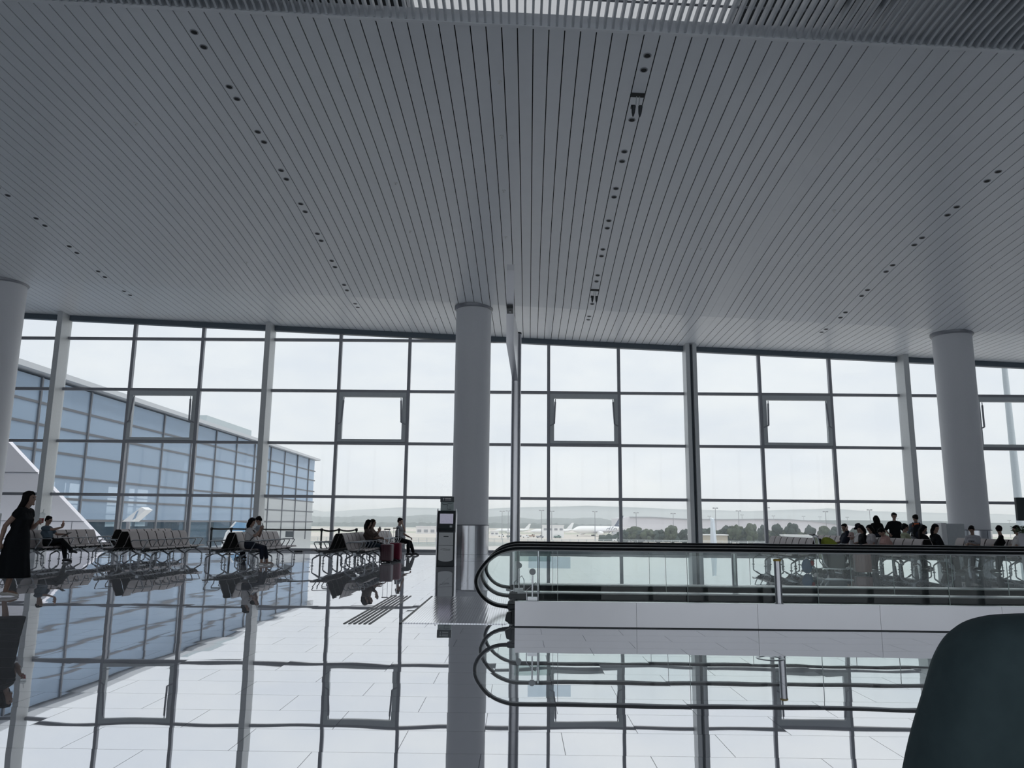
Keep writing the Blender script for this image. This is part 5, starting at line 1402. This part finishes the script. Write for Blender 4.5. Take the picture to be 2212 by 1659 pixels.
# aircraft wing tips close outside the glass
def wingtip(label, loc, rz, flip=1):
    e = thing('aircraft_wing', label, 'aircraft wing', loc, rz)
    MB().hexa([(-0.5, -9, -2.6), (2.2, -9, -2.6), (0.55, 0, -1.2), (-0.35, 0, -1.2), (-0.5, -9, -2.2), (2.2, -9, -2.2), (0.55, 0, -1.08), (-0.35, 0, -1.08)]).build('wing', M_WHITE, e)
    m = MB().hexa([(-0.40, -0.05, -1.2), (0.60, -0.05, -1.2), (0.62 * flip + 0.3, 0.35, 1.35), (0.30 * flip + 0.1, 0.35, 1.45), (-0.40, 0.05, -1.2), (0.60, 0.05, -1.2), (0.62 * flip + 0.3, 0.42, 1.35), (0.30 * flip + 0.1, 0.42, 1.45)])
    m.build('winglet', mat('winglet_white', (0.72, 0.78, 0.84), 0.4), e)
    return e
# right one: seen edge-on
e = thing('aircraft_wing', 'slim pale winglet standing up outside the right window bay', 'aircraft wing', (11.05, 45.0, 0))
MB().hexa([(-0.10, -0.7, -1.2), (0.10, -0.7, -1.2), (0.10, 0.7, -1.2), (-0.10, 0.7, -1.2), (-0.055, -0.1, 1.55), (0.055, -0.1, 1.55), (0.055, 0.35, 1.62), (-0.055, 0.35, 1.62)]).build('winglet', mat('winglet_white', (0.72, 0.78, 0.84), 0.4), e)
MB().hexa([(-0.10, -0.7, -1.3), (8, -1.6, -2.2), (8, 2.4, -2.2), (-0.10, 0.7, -1.3), (-0.1, -0.7, -1.1), (8, -1.6, -1.7), (8, 2.4, -1.7), (-0.1, 0.7, -1.1)]).build('wing', M_WHITE, e)
e = thing('aircraft_wing', 'white and blue winglet leaning up outside behind the queue posts', 'aircraft wing', (-16.4, 45.0, 0))
pw_ = [(-0.62, -0.6), (0.28, -0.6), (0.62, 0.50), (0.70, 1.06), (0.12, 1.12), (-0.32, 0.53)]
MB().prism(pw_, 'y', -0.06, 0.06).build('winglet', mat('winglet_blue', (0.22, 0.40, 0.60), 0.4), e)
MB().prism([(-0.70, -0.6), (-0.58, -0.6), (-0.28, 0.53), (0.16, 1.10), (0.08, 1.14), (-0.40, 0.53)], 'y', -0.09, 0.09).build('leading_edge', M_WHITE, e)
MB().prism([(-0.46, 0.05), (0.35, 0.05), (0.58, 0.62), (-0.22, 0.62)], 'y', -0.075, 0.075).build('white_panel', M_WHITE, e)
MB().hexa([(-0.7, -2.6, -1.2), (0.5, -2.6, -1.2), (0.4, 0.06, -0.6), (-0.66, 0.06, -0.6), (-0.7, -2.6, -0.95), (0.5, -2.6, -0.95), (0.4, 0.06, -0.48), (-0.66, 0.06, -0.48)]).build('wing', M_WHITE, e)

# ------------------------------------------------------------------ glazed pier on the left and the stair enclosure before it
pier = thing('pier_building', 'long blue glazed pier wing with a pale roof edge outside on the left', 'building', (0, 0, 0))
PX, PY0, PY1, PZ = -26.7, W + 1.2, 100.6, 9.15
levels = [-6, -3.5, -1.0, 1.1, 2.35, 3.6, 4.95, 6.35, 7.55, PZ - 0.2]
g = MB()
for a, b in zip(levels[3:], levels[4:]):
    g.box((PX - 0.02, PY0, a), (PX + 0.02, PY1, b - 0.02))
g.build('glass_front', G_PIER, pier)
g = MB().box((PX - 0.02, PY0, -1.0), (PX + 0.02, 80, 1.08)); g.build('lower_glass', glass('pier_lower_glass', (0.62, 0.71, 0.78), 0.5, 0.03, (0.30, 0.40, 0.48), 0.10), pier)
g = MB().box((PX - 0.02, 80.0, -3.5), (PX + 0.03, PY1, 3.55)); g.build('pale_reflection_glass', glass('pier_pale_reflection', (0.45, 0.48, 0.50), 0.3, 0.03, (0.82, 0.85, 0.86), 0.55), pier)  # light reflected by the lower storey, put in as pale diffuse colour
MB().box((PX - 17, PY1 - 0.03, -3.5), (PX - 0.03, PY1, PZ - 0.3)).build('end_glass', G_PIER, pier)
tm = MB()
for z in levels[3:-1]:
    tm.box((PX - 0.05, PY0, z - 0.07), (PX + 0.05, PY1 + 0.5 * (z > 1), z + 0.07))
tm.build('transom', mat('pier_frame', (0.13, 0.14, 0.16), 0.5), pier)
mm_ = MB()
y = 37.1
while y < PY1 + 0.2:
    mm_.box((PX - 0.05, y - 0.07, -1.0), (PX + 0.12, y + 0.07, PZ - 0.2)); y += 5.05
mm_.build('mullion', mat('pier_frame', (0.13, 0.14, 0.16), 0.5), pier)
MB().box((PX - 0.3, PY0, 1.12), (PX + 0.02, PY1, 1.18)).build('guard_rail', M_WHITE, pier)
MB().hexa([(PX - 19, PY0, PZ), (PX + 0.5, PY0, PZ), (PX + 0.5, PY1 + 1.0, PZ - 0.2), (PX - 19, PY1 + 1, PZ - 0.2), (PX - 19, PY0, PZ + 0.5), (PX + 0.5, PY0, PZ + 0.32), (PX + 0.5, PY1 + 1.0, PZ + 0.05), (PX - 19, PY1 + 1, PZ + 0.3)]).build('roof', mat('pier_roof', (0.55, 0.57, 0.60), 0.5), pier)
MB().box((PX - 17.5, PY0, PZ - 0.6), (PX - 0.3, PY1 - 0.3, PZ - 0.25)).build('soffit', mat('pier_soffit', (0.34, 0.40, 0.47), 0.6), pier)
MB().box((PX - 17.5, PY0, -1.4), (PX - 0.05, PY1 - 0.1, -1.0)).build('floor_slab', mat('pier_slab', (0.35, 0.38, 0.42), 0.7), pier)
# back wall of the pier: solid upper band, glazed openings below
bw = MB(); bx0, bx1 = PX - 17.3, PX - 17.0
bw.box((bx0, PY0, 4.6), (bx1, PY1, PZ - 0.3)).box((bx0, PY0, -1.0), (bx1, PY1, 0.4))
oy = PY0
for (a, b) in ((44.0, 56.0), (58.5, 61.5), (67.0, 78.0), (82.5, 92.0)):
    bw.box((bx0, oy, 0.4), (bx1, a, 4.6)); oy = b
bw.box((bx0, oy, 0.4), (bx1, PY1, 4.6))
for (a, b) in ((44.0, 56.0), (58.5, 61.5), (67.0, 78.0), (82.5, 92.0)):
    for z in (1.7, 2.6, 3.5): bw.box((bx0, a, z - 0.06), (bx1, b, z + 0.06))
    n = max(1, int((b - a) / 2.6))
    for q in range(1, n): bw.box((bx0, a + (b - a) * q / n - 0.06, 0.4), (bx1, a + (b - a) * q / n + 0.06, 4.6))
bw.build('back_wall', mat('pier_back', (0.22, 0.28, 0.34), 0.7), pier)
cl = MB()
y = 40
while y < PY1 - 2:
    cl.tube([(PX - 9, y, -1.0), (PX - 9, y, PZ - 0.5)], 0.35, 14); y += 10.1
cl.build('column', mat('pier_column', (0.30, 0.36, 0.42), 0.6), pier, smooth=True)
pb = MB().box((PX - 12, 70, PZ + 0.2), (PX - 2, 82, PZ + 1.5)); pb.build('roof_plant_box', mat('plant_box', (0.50, 0.56, 0.58), 0.6), pier)

wg = thing('stair_enclosure', 'pale sloping stair enclosure outside the glass behind the walking woman', 'building', (0, 36.0, 0))
pw2 = [(-26.4, 6.96), (-24.46, 5.16), (-23.47, 4.23), (-19.72, 0.76), (-18.2, -0.65), (-18.2, -2), (-26.4, -2)]
MB().prism(pw2, 'y', 0, 0.35).build('cladding', mat('stair_cladding', (0.86, 0.84, 0.90), 0.5, 0, 0.03, 1.5), wg)
sm_ = MB()
for z, x1 in ((3.32, -22.45), (1.09, -20.05), (5.6, -24.9)):
    sm_.box((-26.4, -0.012, z - 0.012), (x1, 0.02, z + 0.012))
for x, z1_ in ((-24.2, 4.9), (-20.6, 1.09)):
    sm_.box((x - 0.012, -0.012, -2), (x + 0.012, 0.02, z1_ if x < -22 else 1.09))
sm_.build('panel_seam', M_FRAME, wg)
e = thing('boarding_stair_cover', 'small white slanted stair cover outside, seen through the left glass', 'stair', (-20.3, 41.0, 0))
MB().prism([(-0.52, 1.10), (-0.02, 1.10), (0.66, 1.72), (0.40, 1.86)], 'y', 0, 0.8).build('canopy', M_WHITE, e)
MB().prism([(0.02, 1.2), (0.16, 1.25), (0.30, 1.68), (0.22, 1.62)], 'y', -0.03, -0.002).build('side_glass', G_PIER, e)
MB().prism([(-0.45, -9.3), (-0.30, -9.3), (-0.30, 1.10), (-0.45, 1.10)], 'y', 0.3, 0.45).build('support_post', M_FRAME, e)

# ------------------------------------------------------------------ settle the remeshed bodies and clothes
bpy.context.view_layer.update()
dg = bpy.context.evaluated_depsgraph_get()
new = []
for o in REM:
    me = bpy.data.meshes.new_from_object(o.evaluated_get(dg)); new.append(me)
for o, me in zip(REM, new):
    o.modifiers.clear(); old = o.data; o.data = me; me.name = o.name
    me.polygons.foreach_set('use_smooth', [True] * len(me.polygons))
